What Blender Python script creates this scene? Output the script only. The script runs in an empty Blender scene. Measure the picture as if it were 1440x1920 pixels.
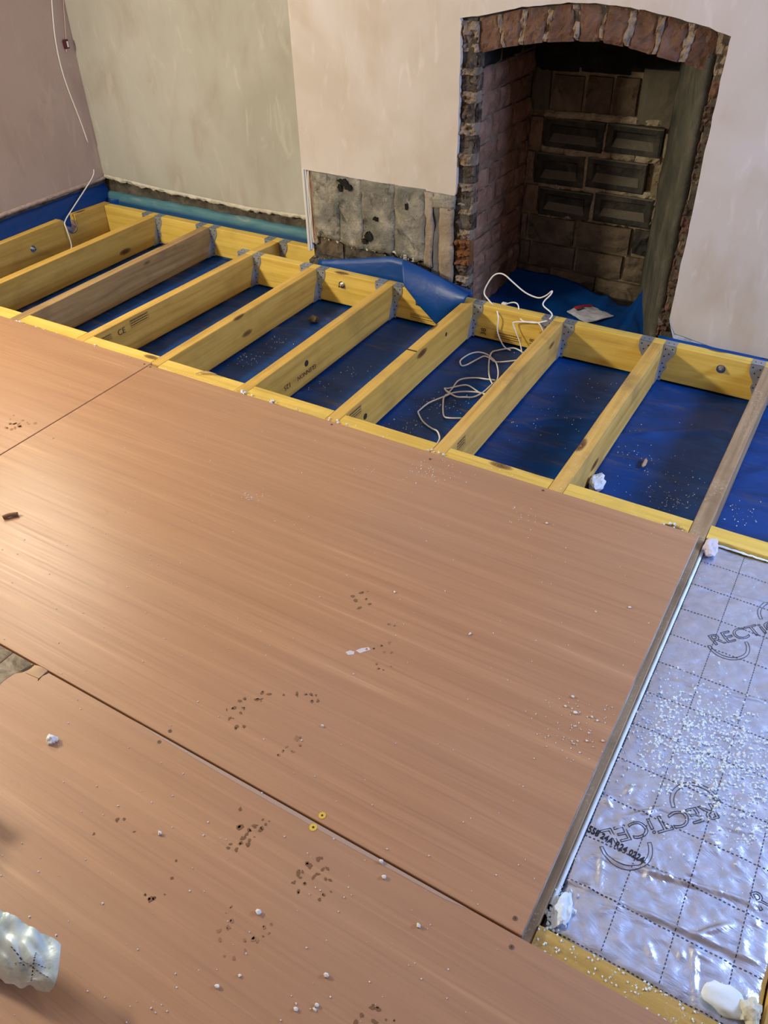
import bpy, bmesh, math, random
from mathutils import Vector, Matrix, noise
from mathutils.geometry import tessellate_polygon
C = bpy.context.scene.collection
PI = math.pi
random.seed(7)
# ------------------------------------------------------------------ camera
cam = bpy.data.objects.new('camera', bpy.data.cameras.new('camera')); C.objects.link(cam)
cr = Vector((0.85945055, 0.51070718, -0.02286781)); cu = Vector((-0.30457836, 0.54746431, 0.77943239)); cf = Vector((-0.41058103, 0.66291855, -0.62606885))
cam.matrix_world = Matrix(((cr.x, cu.x, -cf.x, 0.1818), (cr.y, cu.y, -cf.y, -1.8802), (cr.z, cu.z, -cf.z, 1.4462), (0, 0, 0, 1)))
cam.data.sensor_fit = 'HORIZONTAL'; cam.data.sensor_width = 36; cam.data.lens = 36 * 1504.77 / 1440
cam.data.clip_start = 0.05
bpy.context.scene.camera = cam
# ------------------------------------------------------------------ world, lights, exposure
W = bpy.data.worlds.new('world'); bpy.context.scene.world = W; W.use_nodes = True
W.node_tree.nodes['Background'].inputs[0].default_value = (0.62, 0.75, 1.0, 1); W.node_tree.nodes['Background'].inputs[1].default_value = 0.6
def area(name, loc, target, sx, sy, power, col):
    l = bpy.data.lights.new(name, 'AREA'); l.shape = 'RECTANGLE'; l.size = sx; l.size_y = sy; l.energy = power; l.color = col
    o = bpy.data.objects.new(name, l); C.objects.link(o); o.location = loc
    o.rotation_euler = (Vector(target) - Vector(loc)).to_track_quat('-Z', 'Y').to_euler(); return o
area('light_left_lamp', (-3.36, -1.55, 1.55), (-0.9, 0.0, 0.2), 0.45, 0.20, 85, (1.0, 0.90, 0.69))
area('light_left_window', (-3.56, 0.02, 1.58), (-1.6, -0.9, 0.0), 0.6, 0.9, 30, (1.0, 0.95, 0.72))
area('light_window', (1.93, 0.50, 1.40), (-0.9, 0.1, -0.2), 0.75, 0.60, 82, (0.41, 0.59, 1.0))
V = bpy.context.scene.view_settings
V.view_transform = 'Standard'; V.look = 'None'; V.exposure = 0.0; V.gamma = 1.0; V.use_curve_mapping = False
# ------------------------------------------------------------------ materials
class NT:
    def __init__(s, name):
        s.m = bpy.data.materials.new(name); s.m.use_nodes = True; s.t = s.m.node_tree; s.t.nodes.clear()
        s.out = s.n('ShaderNodeOutputMaterial'); s.b = s.n('ShaderNodeBsdfPrincipled'); s.l(s.b.outputs[0], s.out.inputs[0])
    def n(s, ty, **kw):
        x = s.t.nodes.new(ty)
        for k, v in kw.items(): setattr(x, k, v)
        return x
    def l(s, a, b): s.t.links.new(a, b)
    def put(s, sock, v):
        if hasattr(v, 'is_linked') or isinstance(v, bpy.types.NodeSocket): s.l(v, sock)
        else: sock.default_value = (*v, 1) if isinstance(v, tuple) and len(v) == 3 and sock.type == 'RGBA' else v
    def coord(s, scale=(1, 1, 1), rnd=True):
        c = s.n('ShaderNodeTexCoord'); v = c.outputs['Object']
        if rnd:
            oi = s.n('ShaderNodeObjectInfo'); mul = s.math('MULTIPLY', oi.outputs['Random'], 37.0)
            ad = s.n('ShaderNodeVectorMath', operation='ADD'); s.l(v, ad.inputs[0]); s.l(mul, ad.inputs[1]); v = ad.outputs[0]
        mp = s.n('ShaderNodeMapping'); s.l(v, mp.inputs[0]); mp.inputs['Scale'].default_value = scale
        return mp.outputs[0]
    def noise(s, vec, scale=5, detail=4, rough=0.55, dist=0.0):
        x = s.n('ShaderNodeTexNoise'); s.l(vec, x.inputs['Vector']); x.inputs['Scale'].default_value = scale; x.inputs['Detail'].default_value = detail
        x.inputs['Roughness'].default_value = rough; x.inputs['Distortion'].default_value = dist; return x.outputs[0]
    def vor(s, vec, scale=5, feature='F1'):
        x = s.n('ShaderNodeTexVoronoi', feature=feature); s.l(vec, x.inputs['Vector']); x.inputs['Scale'].default_value = scale; return x.outputs['Distance']
    def math(s, op, a, b=0.0):
        x = s.n('ShaderNodeMath', operation=op); s.put(x.inputs[0], a); s.put(x.inputs[1], b); return x.outputs[0]
    def ramp(s, f, stops):
        x = s.n('ShaderNodeValToRGB'); s.l(f, x.inputs[0]); e = x.color_ramp.elements
        while len(e) < len(stops): e.new(0.5)
        for i, (p, c) in enumerate(stops): e[i].position = p; e[i].color = (*c, 1) if isinstance(c, tuple) else (c, c, c, 1)
        return x.outputs[0]
    def mix(s, f, a, b, mode='MIX'):
        x = s.n('ShaderNodeMix', data_type='RGBA', blend_type=mode); s.put(x.inputs[0], f); s.put(x.inputs[6], a); s.put(x.inputs[7], b); return x.outputs[2]
    def bump(s, h, strength=0.3, dist=0.01):
        x = s.n('ShaderNodeBump'); s.l(h, x.inputs['Height']); x.inputs['Strength'].default_value = strength; x.inputs['Distance'].default_value = dist
        s.l(x.outputs[0], s.b.inputs['Normal'])
    def set(s, col, rough=0.6, metal=0.0, spec=None):
        s.put(s.b.inputs['Base Color'], col); s.put(s.b.inputs['Roughness'], rough); s.put(s.b.inputs['Metallic'], metal)
        if spec is not None: s.b.inputs['Specular IOR Level'].default_value = spec
        return s.m
    def up(s):
        g = s.n('ShaderNodeNewGeometry'); x = s.n('ShaderNodeSeparateXYZ'); s.l(g.outputs['Normal'], x.inputs[0]); return s.math('GREATER_THAN', x.outputs[2], 0.8)
M = {}
def plain(name, col, rough=0.6, metal=0.0, spec=None):
    t = NT(name); M[name] = t.set(col, rough, metal, spec); return M[name]
def wood(name, lo, mid, hi, axis, dirt=0.35):
    t = NT(name)
    sc = {'Y': (26, 1.1, 26), 'X': (1.1, 26, 26)}[axis]
    g = t.noise(t.coord(sc), 1.3, 5, 0.6, 0.4)
    c = t.ramp(g, [(0.28, lo), (0.5, mid), (0.72, hi)])
    fine = t.noise(t.coord(tuple(v * 4 for v in sc)), 1.0, 3, 0.6)
    c = t.mix(t.ramp(fine, [(0.45, 0.0), (0.8, 0.45)]), c, tuple(v * 0.72 for v in mid))
    ks = {'Y': (9, 3.2, 9), 'X': (3.2, 9, 9)}[axis]
    kd = t.vor(t.coord(ks), 0.9)
    c = t.mix(t.ramp(kd, [(0.05, 0.95), (0.10, 0.75), (0.135, 0.0)]), c, (0.10, 0.035, 0.012))
    blot = t.noise(t.coord((3, 3, 3)), 1.6, 4, 0.6)
    c = t.mix(t.math('MULTIPLY', t.ramp(blot, [(0.5, 0.0), (0.72, 1.0)]), dirt), c, (0.16, 0.10, 0.05))
    dust = t.noise(t.coord((60, 60, 60)), 2.2, 3, 0.7)
    pat = t.noise(t.coord((7, 7, 7)), 1.0, 2, 0.5)
    d = t.math('MULTIPLY', t.math('MULTIPLY', t.ramp(dust, [(0.55, 0.0), (0.7, 0.6)]), t.ramp(pat, [(0.4, 0.0), (0.65, 1.0)])), t.up())
    c = t.mix(d, c, (0.66, 0.58, 0.42))
    t.bump(g, 0.12, 0.004)
    M[name] = t.set(c, 0.62, 0, 0.3); return M[name]
wood('timber_along_y', (0.46, 0.26, 0.05), (0.62, 0.375, 0.075), (0.70, 0.45, 0.115), 'Y', 0.3)
wood('timber_along_x', (0.53, 0.33, 0.06), (0.73, 0.495, 0.095), (0.80, 0.57, 0.145), 'X', 0.2)
wood('timber_stained_y', (0.46, 0.26, 0.06), (0.63, 0.38, 0.09), (0.72, 0.46, 0.14), 'Y', 0.5)
wood('timber_dull_x', (0.34, 0.21, 0.05), (0.50, 0.33, 0.085), (0.60, 0.42, 0.13), 'X', 0.6)
wood('timber_grey_y', (0.17, 0.11, 0.06), (0.33, 0.22, 0.12), (0.46, 0.33, 0.19), 'Y', 0.8)
wood('timber_dull_y', (0.24, 0.14, 0.06), (0.40, 0.25, 0.10), (0.52, 0.35, 0.15), 'Y', 0.5)
def plaster(name, a, b, c3, sx=(1, 1, 1), stain=(0.3, 0.22, 0.16), st=0.3):
    t = NT(name)
    n1 = t.noise(t.coord(tuple(v * 1.6 for v in sx), False), 1.2, 5, 0.55, 0.6)
    n2 = t.noise(t.coord((4.5, 4.5, 2.0), False), 1.3, 5, 0.6, 0.3)
    col = t.ramp(n1, [(0.32, a), (0.5, b), (0.68, c3)])
    col = t.mix(t.math('MULTIPLY', t.ramp(n2, [(0.51, 0.0), (0.70, 1.0)]), st), col, stain)
    n3 = t.noise(t.coord((9, 9, 3.0), False), 1.6, 4, 0.6, 1.0)
    col = t.mix(t.ramp(n3, [(0.58, 0.0), (0.70, 0.40)]), col, tuple(min(1, v * 1.2) for v in c3))
    t.bump(t.noise(t.coord((14, 14, 5), False), 1.5, 4, 0.5), 0.10, 0.01)
    M[name] = t.set(col, 0.78, 0, 0.25); return M[name]
plaster('plaster_left', (0.45, 0.33, 0.25), (0.48, 0.355, 0.275), (0.51, 0.385, 0.30), st=0.25)
plaster('plaster_grey_green', (0.37, 0.36, 0.31), (0.42, 0.412, 0.365), (0.46, 0.448, 0.405), st=0.35)
plaster('plaster_pink', (0.51, 0.45, 0.385), (0.57, 0.515, 0.465), (0.60, 0.55, 0.53), (1.0, 1, 1.2), (0.46, 0.37, 0.27), 0.5)
def rough(name, cols, scale=8, bump=0.6, r=0.9, dark=(0.012, 0.010, 0.008), da=0.7, white=None, dust=None):
    t = NT(name)
    n1 = t.noise(t.coord((scale,) * 3), 1.0, 7, 0.65, 0.4)
    c = t.ramp(n1, [(0.3, cols[0]), (0.5, cols[1]), (0.7, cols[2])])
    n2 = t.noise(t.coord((scale * 1.7,) * 3), 1.0, 5, 0.7, 0.8)
    c = t.mix(t.math('MULTIPLY', t.ramp(n2, [(0.55, 0.0), (0.68, 1.0)]), da), c, dark)
    if white:
        n4 = t.noise(t.coord((scale * 0.9,) * 3), 2.3, 6, 0.7, 0.5)
        c = t.mix(t.ramp(n4, [(0.58, 0.0), (0.70, 0.7)]), c, white)
    if dust:
        g = t.n('ShaderNodeNewGeometry'); x = t.n('ShaderNodeSeparateXYZ'); t.l(g.outputs['Normal'], x.inputs[0]); c = t.mix(t.ramp(x.outputs[2], [(0.3, 0.0), (0.6, 0.85)]), c, dust)
    n3 = t.noise(t.coord((scale * 6,) * 3), 1.0, 6, 0.7)
    t.bump(t.math('ADD', n3, n1), bump, 0.012)
    M[name] = t.set(c, r, 0, 0.2); return M[name]
rough('brick_cheek', [(0.16, 0.080, 0.055), (0.265, 0.14, 0.092), (0.34, 0.19, 0.135)], 6, 0.7, da=0.5, dark=(0.055, 0.034, 0.026), white=(0.38, 0.28, 0.22))
rough('mortar_cheek', [(0.15, 0.095, 0.065), (0.27, 0.175, 0.12), (0.36, 0.25, 0.18)], 10, 0.9, da=0.4)
rough('brick_sooty', [(0.018, 0.018, 0.016), (0.042, 0.040, 0.033), (0.102, 0.090, 0.066)], 9, 0.6, 0.55, da=0.6, dust=(0.17, 0.15, 0.11))
rough('brick_brown', [(0.087, 0.065, 0.045), (0.149, 0.112, 0.076), (0.223, 0.171, 0.118)], 8, 0.7, da=0.6)
rough('mortar_back', [(0.173, 0.122, 0.072), (0.302, 0.238, 0.151), (0.432, 0.374, 0.266)], 9, 0.9, da=0.5)
rough('mortar_light', [(0.272, 0.216, 0.136), (0.440, 0.368, 0.248), (0.576, 0.512, 0.384)], 14, 0.9, da=0.35)
rough('soot', [(0.006, 0.006, 0.005), (0.012, 0.012, 0.010), (0.03, 0.028, 0.022)], 9, 0.6, da=0.5)
rough('render_dark', [(0.066, 0.059, 0.042), (0.096, 0.084, 0.060), (0.126, 0.111, 0.081)], 4, 0.25, da=0.3)
rough('render_cheek', [(0.045, 0.045, 0.035), (0.085, 0.082, 0.062), (0.16, 0.145, 0.115)], 5, 0.6, da=0.5, dark=(0.025, 0.025, 0.02))
rough('brick_arch', [(0.102, 0.054, 0.037), (0.170, 0.092, 0.063), (0.238, 0.145, 0.106)], 9, 1.0, da=0.55, dark=(0.03, 0.02, 0.014), white=(0.24, 0.18, 0.13))
rough('mortar_arch', [(0.20, 0.145, 0.10), (0.34, 0.26, 0.195), (0.46, 0.37, 0.29)], 12, 1.0, da=0.4)
rough('brick_broken', [(0.035, 0.024, 0.018), (0.14, 0.097, 0.067), (0.34, 0.25, 0.17)], 22, 1.0, da=0.9)
rough('mortar_jamb', [(0.20, 0.145, 0.095), (0.33, 0.245, 0.17), (0.44, 0.355, 0.26)], 14, 0.9, da=0.45)
rough('brick_rust', [(0.16, 0.055, 0.018), (0.25, 0.10, 0.035), (0.27, 0.17, 0.09)], 11, 0.9, da=0.4)
rough('render_grey', [(0.12, 0.12, 0.10), (0.24, 0.225, 0.18), (0.46, 0.42, 0.33)], 8, 1.0, da=0.85, dark=(0.045, 0.046, 0.043), white=(0.55, 0.50, 0.40))
rough('render_blue_grey', [(0.10, 0.10, 0.10), (0.14, 0.14, 0.145), (0.17, 0.165, 0.17)], 6, 0.3, da=0.3)
rough('render_tan', [(0.22, 0.17, 0.12), (0.32, 0.25, 0.18), (0.42, 0.35, 0.27)], 9, 0.7, da=0.35)
rough('masonry_dark', [(0.05, 0.043, 0.035), (0.11, 0.095, 0.075), (0.20, 0.175, 0.14)], 14, 0.9, da=0.6)
rough('rubble', [(0.10, 0.08, 0.06), (0.22, 0.18, 0.13), (0.38, 0.33, 0.26)], 20, 0.8)
rough('concrete', [(0.14, 0.13, 0.12), (0.2, 0.19, 0.17), (0.26, 0.25, 0.23)], 5, 0.4)
plain('white_plaster', (0.74, 0.75, 0.76), 0.85)
plain('white_bead', (0.62, 0.58, 0.52), 0.6)
rough('plaster_edge', [(0.30, 0.17, 0.12), (0.40, 0.27, 0.21), (0.55, 0.46, 0.38)], 30, 0.7, da=0.3, dark=(0.10, 0.06, 0.04))
plain('black', (0.012, 0.012, 0.014), 0.7)
plain('ink', (0.10, 0.055, 0.025), 0.8)
plain('ink_black', (0.012, 0.012, 0.02), 0.6)
plain('ink_grey', (0.045, 0.045, 0.06), 0.6)
plain('red', (0.55, 0.03, 0.05), 0.45)
plain('white_cable', (0.78, 0.75, 0.70), 0.42)
plain('brass', (0.85, 0.62, 0.10), 0.35, 0.6)
plain('steel', (0.72, 0.72, 0.72), 0.22, 1.0)
plain('mud', (0.20, 0.105, 0.052), 0.95); plain('mud_faint', (0.31, 0.168, 0.092), 0.9)
plain('wood_chip', (0.50, 0.34, 0.20), 0.8)
plain('skin_dark', (0.035, 0.02, 0.015), 0.8)
def galv():
    t = NT('galvanised'); n = t.vor(t.coord((70, 70, 70)), 1.0); n2 = t.noise(t.coord((22, 22, 22)), 1.0, 3)
    c = t.mix(n, (0.40, 0.43, 0.48), (0.47, 0.50, 0.55)); c = t.mix(t.ramp(n2, [(0.4, 0.0), (0.7, 0.35)]), c, (0.30, 0.32, 0.36))
    M['galvanised'] = t.set(c, 0.42, 0.65)
galv()
def dpm(name, dusty):
    t = NT(name)
    n = t.noise(t.coord((2.2, 5, 5), False), 1.3, 6, 0.65, 1.2)
    n2 = t.noise(t.coord((1.2, 9, 9), False), 1.7, 5, 0.7, 1.5)
    c = t.mix(t.ramp(n, [(0.45, 0.0), (0.70, 0.6 * dusty)]), (0.001, 0.050, 0.225), (0.010, 0.016, 0.026))  # near-black blotches darken the shaded bays as well as dirtying the blue
    c = t.mix(t.ramp(n2, [(0.56, 0.0), (0.70, 0.6 * dusty)]), c, (0.12, 0.092, 0.068))
    t.bump(t.noise(t.coord((5, 9, 9), False), 1.2, 4, 0.5, 0.5), 0.25, 0.02)
    M[name] = t.set(c, t.ramp(n, [(0.3, 0.30), (0.7, 0.5)]), 0, 0.35)
dpm('membrane', 1.0); dpm('membrane_clean', 0.25)
def teal():
    t = NT('membrane_dusty'); n = t.noise(t.coord((4, 9, 12), False), 1.3, 6, 0.65, 0.8)
    g = t.n('ShaderNodeNewGeometry'); x = t.n('ShaderNodeSeparateXYZ'); t.l(g.outputs['Position'], x.inputs[0])
    c = t.ramp(n, [(0.35, (0.045, 0.15, 0.20)), (0.6, (0.09, 0.21, 0.25)), (0.72, (0.22, 0.27, 0.26))])
    c = t.mix(t.ramp(x.outputs[2], [(0.0, 1.0), (0.018, 0.0)]), c, (0.01, 0.06, 0.17))
    M['membrane_dusty'] = t.set(c, 0.5, 0, 0.3)
teal()
def board():
    t = NT('film_faced_ply')
    a = t.noise(t.coord((0.9, 30, 1), True), 1.0, 6, 0.62, 0.25)
    b = t.noise(t.coord((2.2, 150, 1), True), 1.0, 3, 0.6)
    g = t.noise(t.coord((1.1, 1.6, 1), True), 1.2, 4, 0.55)
    c = t.ramp(a, [(0.28, (0.365, 0.184, 0.092)), (0.5, (0.405, 0.212, 0.108)), (0.64, (0.45, 0.242, 0.125)), (0.76, (0.56, 0.335, 0.19))])
    c = t.mix(t.ramp(b, [(0.33, 0.36), (0.46, 0.0)]), c, (0.29, 0.135, 0.072))
    c = t.mix(t.ramp(b, [(0.60, 0.0), (0.8, 0.28)]), c, (0.66, 0.40, 0.24))
    c = t.mix(t.ramp(g, [(0.5, 0.0), (0.78, 0.30)]), c, (0.36, 0.23, 0.165))
    s = t.noise(t.coord((5, 16, 1), True), 1.5, 5, 0.7, 0.8)
    c = t.mix(t.ramp(s, [(0.64, 0.0), (0.78, 0.30)]), c, (0.20, 0.12, 0.085))
    t.bump(a, 0.03, 0.003)
    M['film_faced_ply'] = t.set(c, t.ramp(b, [(0.3, 0.42), (0.7, 0.33)]), 0, 0.85)
board()
def worn():
    t = NT('worn_veneer'); n = t.noise(t.coord((14, 30, 1), True), 1.2, 6, 0.7, 0.6)
    M['worn_veneer'] = t.set(t.ramp(n, [(0.35, (0.11, 0.085, 0.055)), (0.5, (0.24, 0.19, 0.13)), (0.68, (0.42, 0.36, 0.27))]), 0.8)
worn()
def ply_edge():
    t = NT('ply_edge'); n = t.noise(t.coord((1, 8, 60), True), 1.2, 5, 0.7)
    M['ply_edge'] = t.set(t.ramp(n, [(0.35, (0.20, 0.16, 0.13)), (0.55, (0.42, 0.40, 0.38)), (0.7, (0.60, 0.60, 0.60))]), 0.6)
ply_edge()
def foil():
    t = NT('foil')
    n = t.noise(t.coord((5, 13, 1), False), 1.3, 5, 0.6, 1.4)
    n2 = t.noise(t.coord((26, 26, 1), False), 1.3, 4, 0.6, 0.6)
    t.bump(t.math('ADD', n, t.math('MULTIPLY', n2, 0.25)), 0.35, 0.012)
    c = t.ramp(n2, [(0.35, (0.62, 0.70, 0.90)), (0.65, (0.74, 0.81, 1.0))])
    M['foil'] = t.set(c, 0.30, 0.92)
foil()
plain('foam_white', (0.76, 0.87, 0.96), 0.85)
def scrapm():
    t = NT('foil_scrap'); n = t.noise(t.coord((14, 14, 14), False), 1.2, 4, 0.6, 0.5)
    t.bump(n, 0.3, 0.01); M['foil_scrap'] = t.set(t.ramp(n, [(0.3, (0.42, 0.56, 0.62)), (0.7, (0.72, 0.84, 0.90))]), 0.42, 0.25)
scrapm()
def packm():
    t = NT('packet_white'); n = t.noise(t.coord((60, 60, 60), False), 1.0, 3)
    M['packet_white'] = t.set(t.ramp(n, [(0.3, (0.50, 0.52, 0.60)), (0.7, (0.74, 0.76, 0.84))]), 0.35)
packm()
# ------------------------------------------------------------------ builders
def wloc(o):
    v = Vector(o.location)
    while o.parent: o = o.parent; v += Vector(o.location)
    return v
def tag(o, label=None, cat=None, group=None, kind=None):
    if label: o['label'] = label
    if cat: o['category'] = cat
    if group: o['group'] = group
    if kind: o['kind'] = kind
    return o
def thing(name, loc, label, cat, group=None):
    o = bpy.data.objects.new(name, None); C.objects.link(o); o.location = loc; o.empty_display_size = 0.05
    return tag(o, label, cat, group)
def struct(name):
    o = bpy.data.objects.new(name, None); C.objects.link(o); o['kind'] = 'structure'; return o
def obj(name, bm, m, parent=None, smooth=False, origin=None, kind=None):
    """bm is in world coordinates; the object sits at its parent (or at origin)"""
    o0 = Vector(origin) if origin else (wloc(parent) if parent else Vector((0, 0, 0)))
    bmesh.ops.recalc_face_normals(bm, faces=bm.faces[:])
    bmesh.ops.translate(bm, vec=-o0, verts=bm.verts[:])
    me = bpy.data.meshes.new(name); bm.to_mesh(me); bm.free()
    for mm in (m if isinstance(m, (list, tuple)) else [m]): me.materials.append(M[mm] if isinstance(mm, str) else mm)
    if smooth: me.polygons.foreach_set('use_smooth', [True] * len(me.polygons))
    o = bpy.data.objects.new(name, me); C.objects.link(o)
    if parent:
        o.parent = parent; o.location = o0 - wloc(parent)
    else: o.location = o0
    if kind: o['kind'] = kind
    return o
def poly_prism(pts, v):
    """closed loop of 3D points pushed along v"""
    bm = bmesh.new(); v = Vector(v)
    a = [bm.verts.new(p) for p in pts]; b = [bm.verts.new(Vector(p) + v) for p in pts]
    n = len(a)
    for t in tessellate_polygon([[Vector(p) for p in pts]]):
        bm.faces.new([a[i] for i in t]); bm.faces.new([b[i] for i in reversed(t)])
    for i in range(n): bm.faces.new((a[i], b[i], b[(i + 1) % n], a[(i + 1) % n]))
    return bm
def box(x0, x1, y0, y1, z0, z1, ch=0.0, bm=None):
    bm = bm or bmesh.new(); vs = []
    r = bmesh.ops.create_cube(bm, size=1.0)
    for w in r['verts']: w.co = Vector((x0 + (w.co.x + .5) * (x1 - x0), y0 + (w.co.y + .5) * (y1 - y0), z0 + (w.co.z + .5) * (z1 - z0)))
    if ch: bmesh.ops.bevel(bm, geom=list({e for w in r['verts'] for e in w.link_edges}), offset=ch, segments=1, affect='EDGES', profile=0.5)
    return bm
def timber(p0, p1, width, z0, z1, seg=14, seed=0, wob=0.0012, ch=0.002):
    """chamfered length of timber from p0 to p1 (xy of its left edge line), width to the right of travel"""
    bm = bmesh.new(); p0 = Vector((*p0, 0)); p1 = Vector((*p1, 0)); d = (p1 - p0).normalized(); s = Vector((d.y, -d.x, 0))
    prof = [(0, z0 + ch), (ch, z0), (width - ch, z0), (width, z0 + ch), (width, z1 - ch), (width - ch, z1), (ch, z1), (0, z1 - ch)]
    rings = []
    for i in range(seg + 1):
        q = p0.lerp(p1, i / seg); r = []
        for j, (w, z) in enumerate(prof):
            k = noise.noise(Vector((i * 0.7, j * 1.3, seed * 3.1))) * wob
            r.append(bm.verts.new(q + s * (w + k) + Vector((0, 0, z + noise.noise(Vector((i * .5, j, seed + 9.)))* wob * (1 if j > 3 else .3)))))
        rings.append(r)
    for i in range(seg):
        for j in range(8): bm.faces.new((rings[i][j], rings[i][(j + 1) % 8], rings[i + 1][(j + 1) % 8], rings[i + 1][j]))
    bm.faces.new(rings[0]); bm.faces.new(rings[-1][::-1]); return bm
def grid(nu, nv, f):
    bm = bmesh.new(); g = [[bm.verts.new(f(i / nu, j / nv)) for j in range(nv + 1)] for i in range(nu + 1)]
    for i in range(nu):
        for j in range(nv): bm.faces.new((g[i][j], g[i + 1][j], g[i + 1][j + 1], g[i][j + 1]))
    return bm
def thick(bm, t):
    bmesh.ops.recalc_face_normals(bm, faces=bm.faces[:])
    bmesh.ops.solidify(bm, geom=bm.faces[:], thickness=t); return bm
def pl(pts, u):
    """point at 0..1 of an even polyline"""
    n = len(pts) - 1; k = min(int(u * n), n - 1); return Vector(pts[k]).lerp(Vector(pts[k + 1]), u * n - k)
def hexa(c, nu=4, nv=3, amp=0.003, seed=0.0, ax=None):
    """rough block from 8 corners: 4 front (ccw) then 4 back; the front is subdivided and roughened"""
    bm = bmesh.new(); c = [Vector(p) for p in c]
    nrm = (c[1] - c[0]).cross(c[3] - c[0]).normalized()
    if nrm.dot(c[4] - c[0]) > 0: nrm = -nrm
    rows = []
    for j in range(nv + 1):
        r = []
        for i in range(nu + 1):
            u, v = i / nu, j / nv
            p = c[0].lerp(c[1], u).lerp(c[3].lerp(c[2], u), v)
            edge = (i in (0, nu)) + (j in (0, nv))
            k = (noise.noise(p * 23 + Vector((seed, seed * 1.7, 0))) + .8 * noise.noise(p * 70 + Vector((seed, 0, seed)))) * amp - edge * min(amp, .008) * 0.7
            p = p + nrm * k
            if edge: p = p.lerp((c[0] + c[1] + c[2] + c[3]) / 4, 0.02 + 0.03 * abs(noise.noise(p * 31 + Vector((seed,) * 3))))
            r.append(bm.verts.new(p))
        rows.append(r)
    for j in range(nv):
        for i in range(nu): bm.faces.new((rows[j][i], rows[j][i + 1], rows[j + 1][i + 1], rows[j + 1][i]))
    b = [bm.verts.new(p) for p in c[4:]]
    bm.faces.new(b[::-1])
    bm.faces.new(rows[0][::-1] + [b[0], b[1]]); bm.faces.new(rows[nv] + [b[2], b[3]])
    bm.faces.new([rows[j][0] for j in range(nv + 1)] + [b[3], b[0]]); bm.faces.new([rows[j][nu] for j in range(nv, -1, -1)] + [b[1], b[2]])
    return bm
def frontblock(x0, x1, y, z0, z1, d, **k):
    return hexa([(x0, y, z0), (x1, y, z0), (x1, y, z1), (x0, y, z1), (x0, y + d, z0), (x1, y + d, z0), (x1, y + d, z1), (x0, y + d, z1)], **k)
def tube(pts, r=0.003, sides=6, sub=4):
    """smooth round cable through the points"""
    P = [Vector(p) for p in pts]; Q = []
    for i in range(len(P) - 1):
        a, b, c, d = P[max(i - 1, 0)], P[i], P[i + 1], P[min(i + 2, len(P) - 1)]
        for k in range(sub):
            t = k / sub
            Q.append(0.5 * ((2 * b) + (c - a) * t + (2 * a - 5 * b + 4 * c - d) * t * t + (3 * b - a - 3 * c + d) * t ** 3))
    Q.append(P[-1]); bm = bmesh.new(); rings = []; nrm = Vector((0, 0, 1))
    for i, q in enumerate(Q):
        d = (Q[min(i + 1, len(Q) - 1)] - Q[max(i - 1, 0)]).normalized()
        s = d.cross(nrm)
        s = s.normalized() if s.length > 1e-3 else d.orthogonal().normalized()
        u = s.cross(d).normalized(); nrm = u
        rings.append([bm.verts.new(q + s * math.cos(2 * PI * k / sides) * r + u * math.sin(2 * PI * k / sides) * r) for k in range(sides)])
    for i in range(len(rings) - 1):
        for k in range(sides): bm.faces.new((rings[i][k], rings[i][(k + 1) % sides], rings[i + 1][(k + 1) % sides], rings[i + 1][k]))
    bm.faces.new(rings[0]); bm.faces.new(rings[-1][::-1]); return bm
def disc(bm, c, n, r, h, sides=8):
    """short cylinder standing on c along n"""
    c = Vector(c); n = Vector(n).normalized(); s = n.orthogonal().normalized(); u = n.cross(s)
    a = [bm.verts.new(c + (s * math.cos(2 * PI * k / sides) + u * math.sin(2 * PI * k / sides)) * r) for k in range(sides)]
    b = [bm.verts.new(v.co + n * h) for v in a]
    bm.faces.new(b); bm.faces.new(a[::-1])
    for k in range(sides): bm.faces.new((a[k], a[(k + 1) % sides], b[(k + 1) % sides], b[k]))
def lump(bm, c, r, rnd, flat=0.7):
    """small irregular crumb"""
    c = Vector(c); m = Matrix.Rotation(rnd.uniform(0, 6), 3, 'Z') @ Matrix.Rotation(rnd.uniform(0, 1), 3, 'X')
    vs = [bm.verts.new(c + m @ Vector((x * r * rnd.uniform(.6, 1.3), y * r * rnd.uniform(.6, 1.3), z * r * flat)) + Vector((0, 0, r * flat * .8)))
          for x, y, z in ((1, 0, 0), (0, 1, 0), (-1, 0, 0), (0, -1, 0), (0, 0, 1), (0, 0, -1))]
    for i in range(4): bm.faces.new((vs[i], vs[(i + 1) % 4], vs[4])); bm.faces.new((vs[(i + 1) % 4], vs[i], vs[5]))
def rock(c, sx, sy, sz, seed, sub=2, amp=0.35):
    bm = bmesh.new(); bmesh.ops.create_icosphere(bm, subdivisions=sub, radius=1.0)
    for v in bm.verts:
        k = 1 + amp * noise.noise(v.co * 1.4 + Vector((seed, seed, 0))) + amp * .5 * noise.noise(v.co * 3.7 + Vector((seed, 0, 0)))
        v.co = Vector(c) + Vector((v.co.x * sx * k, v.co.y * sy * k, max(v.co.z, -.7) * sz * k))
    return bm
def text_bm(s, size, outline=0.0, depth=0.0002, fat=0.0):
    cu = bpy.data.curves.new('lettering', 'FONT'); cu.body = s; cu.size = size; cu.offset = fat; cu.align_x = 'LEFT'
    if outline: cu.fill_mode = 'NONE'; cu.bevel_depth = outline; cu.bevel_resolution = 0; cu.resolution_u = 4
    else: cu.extrude = depth; cu.resolution_u = 3
    o = bpy.data.objects.new('lettering', cu); C.objects.link(o)
    dg = bpy.context.evaluated_depsgraph_get(); dg.update(); me = bpy.data.meshes.new_from_object(o.evaluated_get(dg))
    bm = bmesh.new(); bm.from_mesh(me); bpy.data.objects.remove(o); bpy.data.curves.remove(cu); bpy.data.meshes.remove(me); return bm
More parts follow.
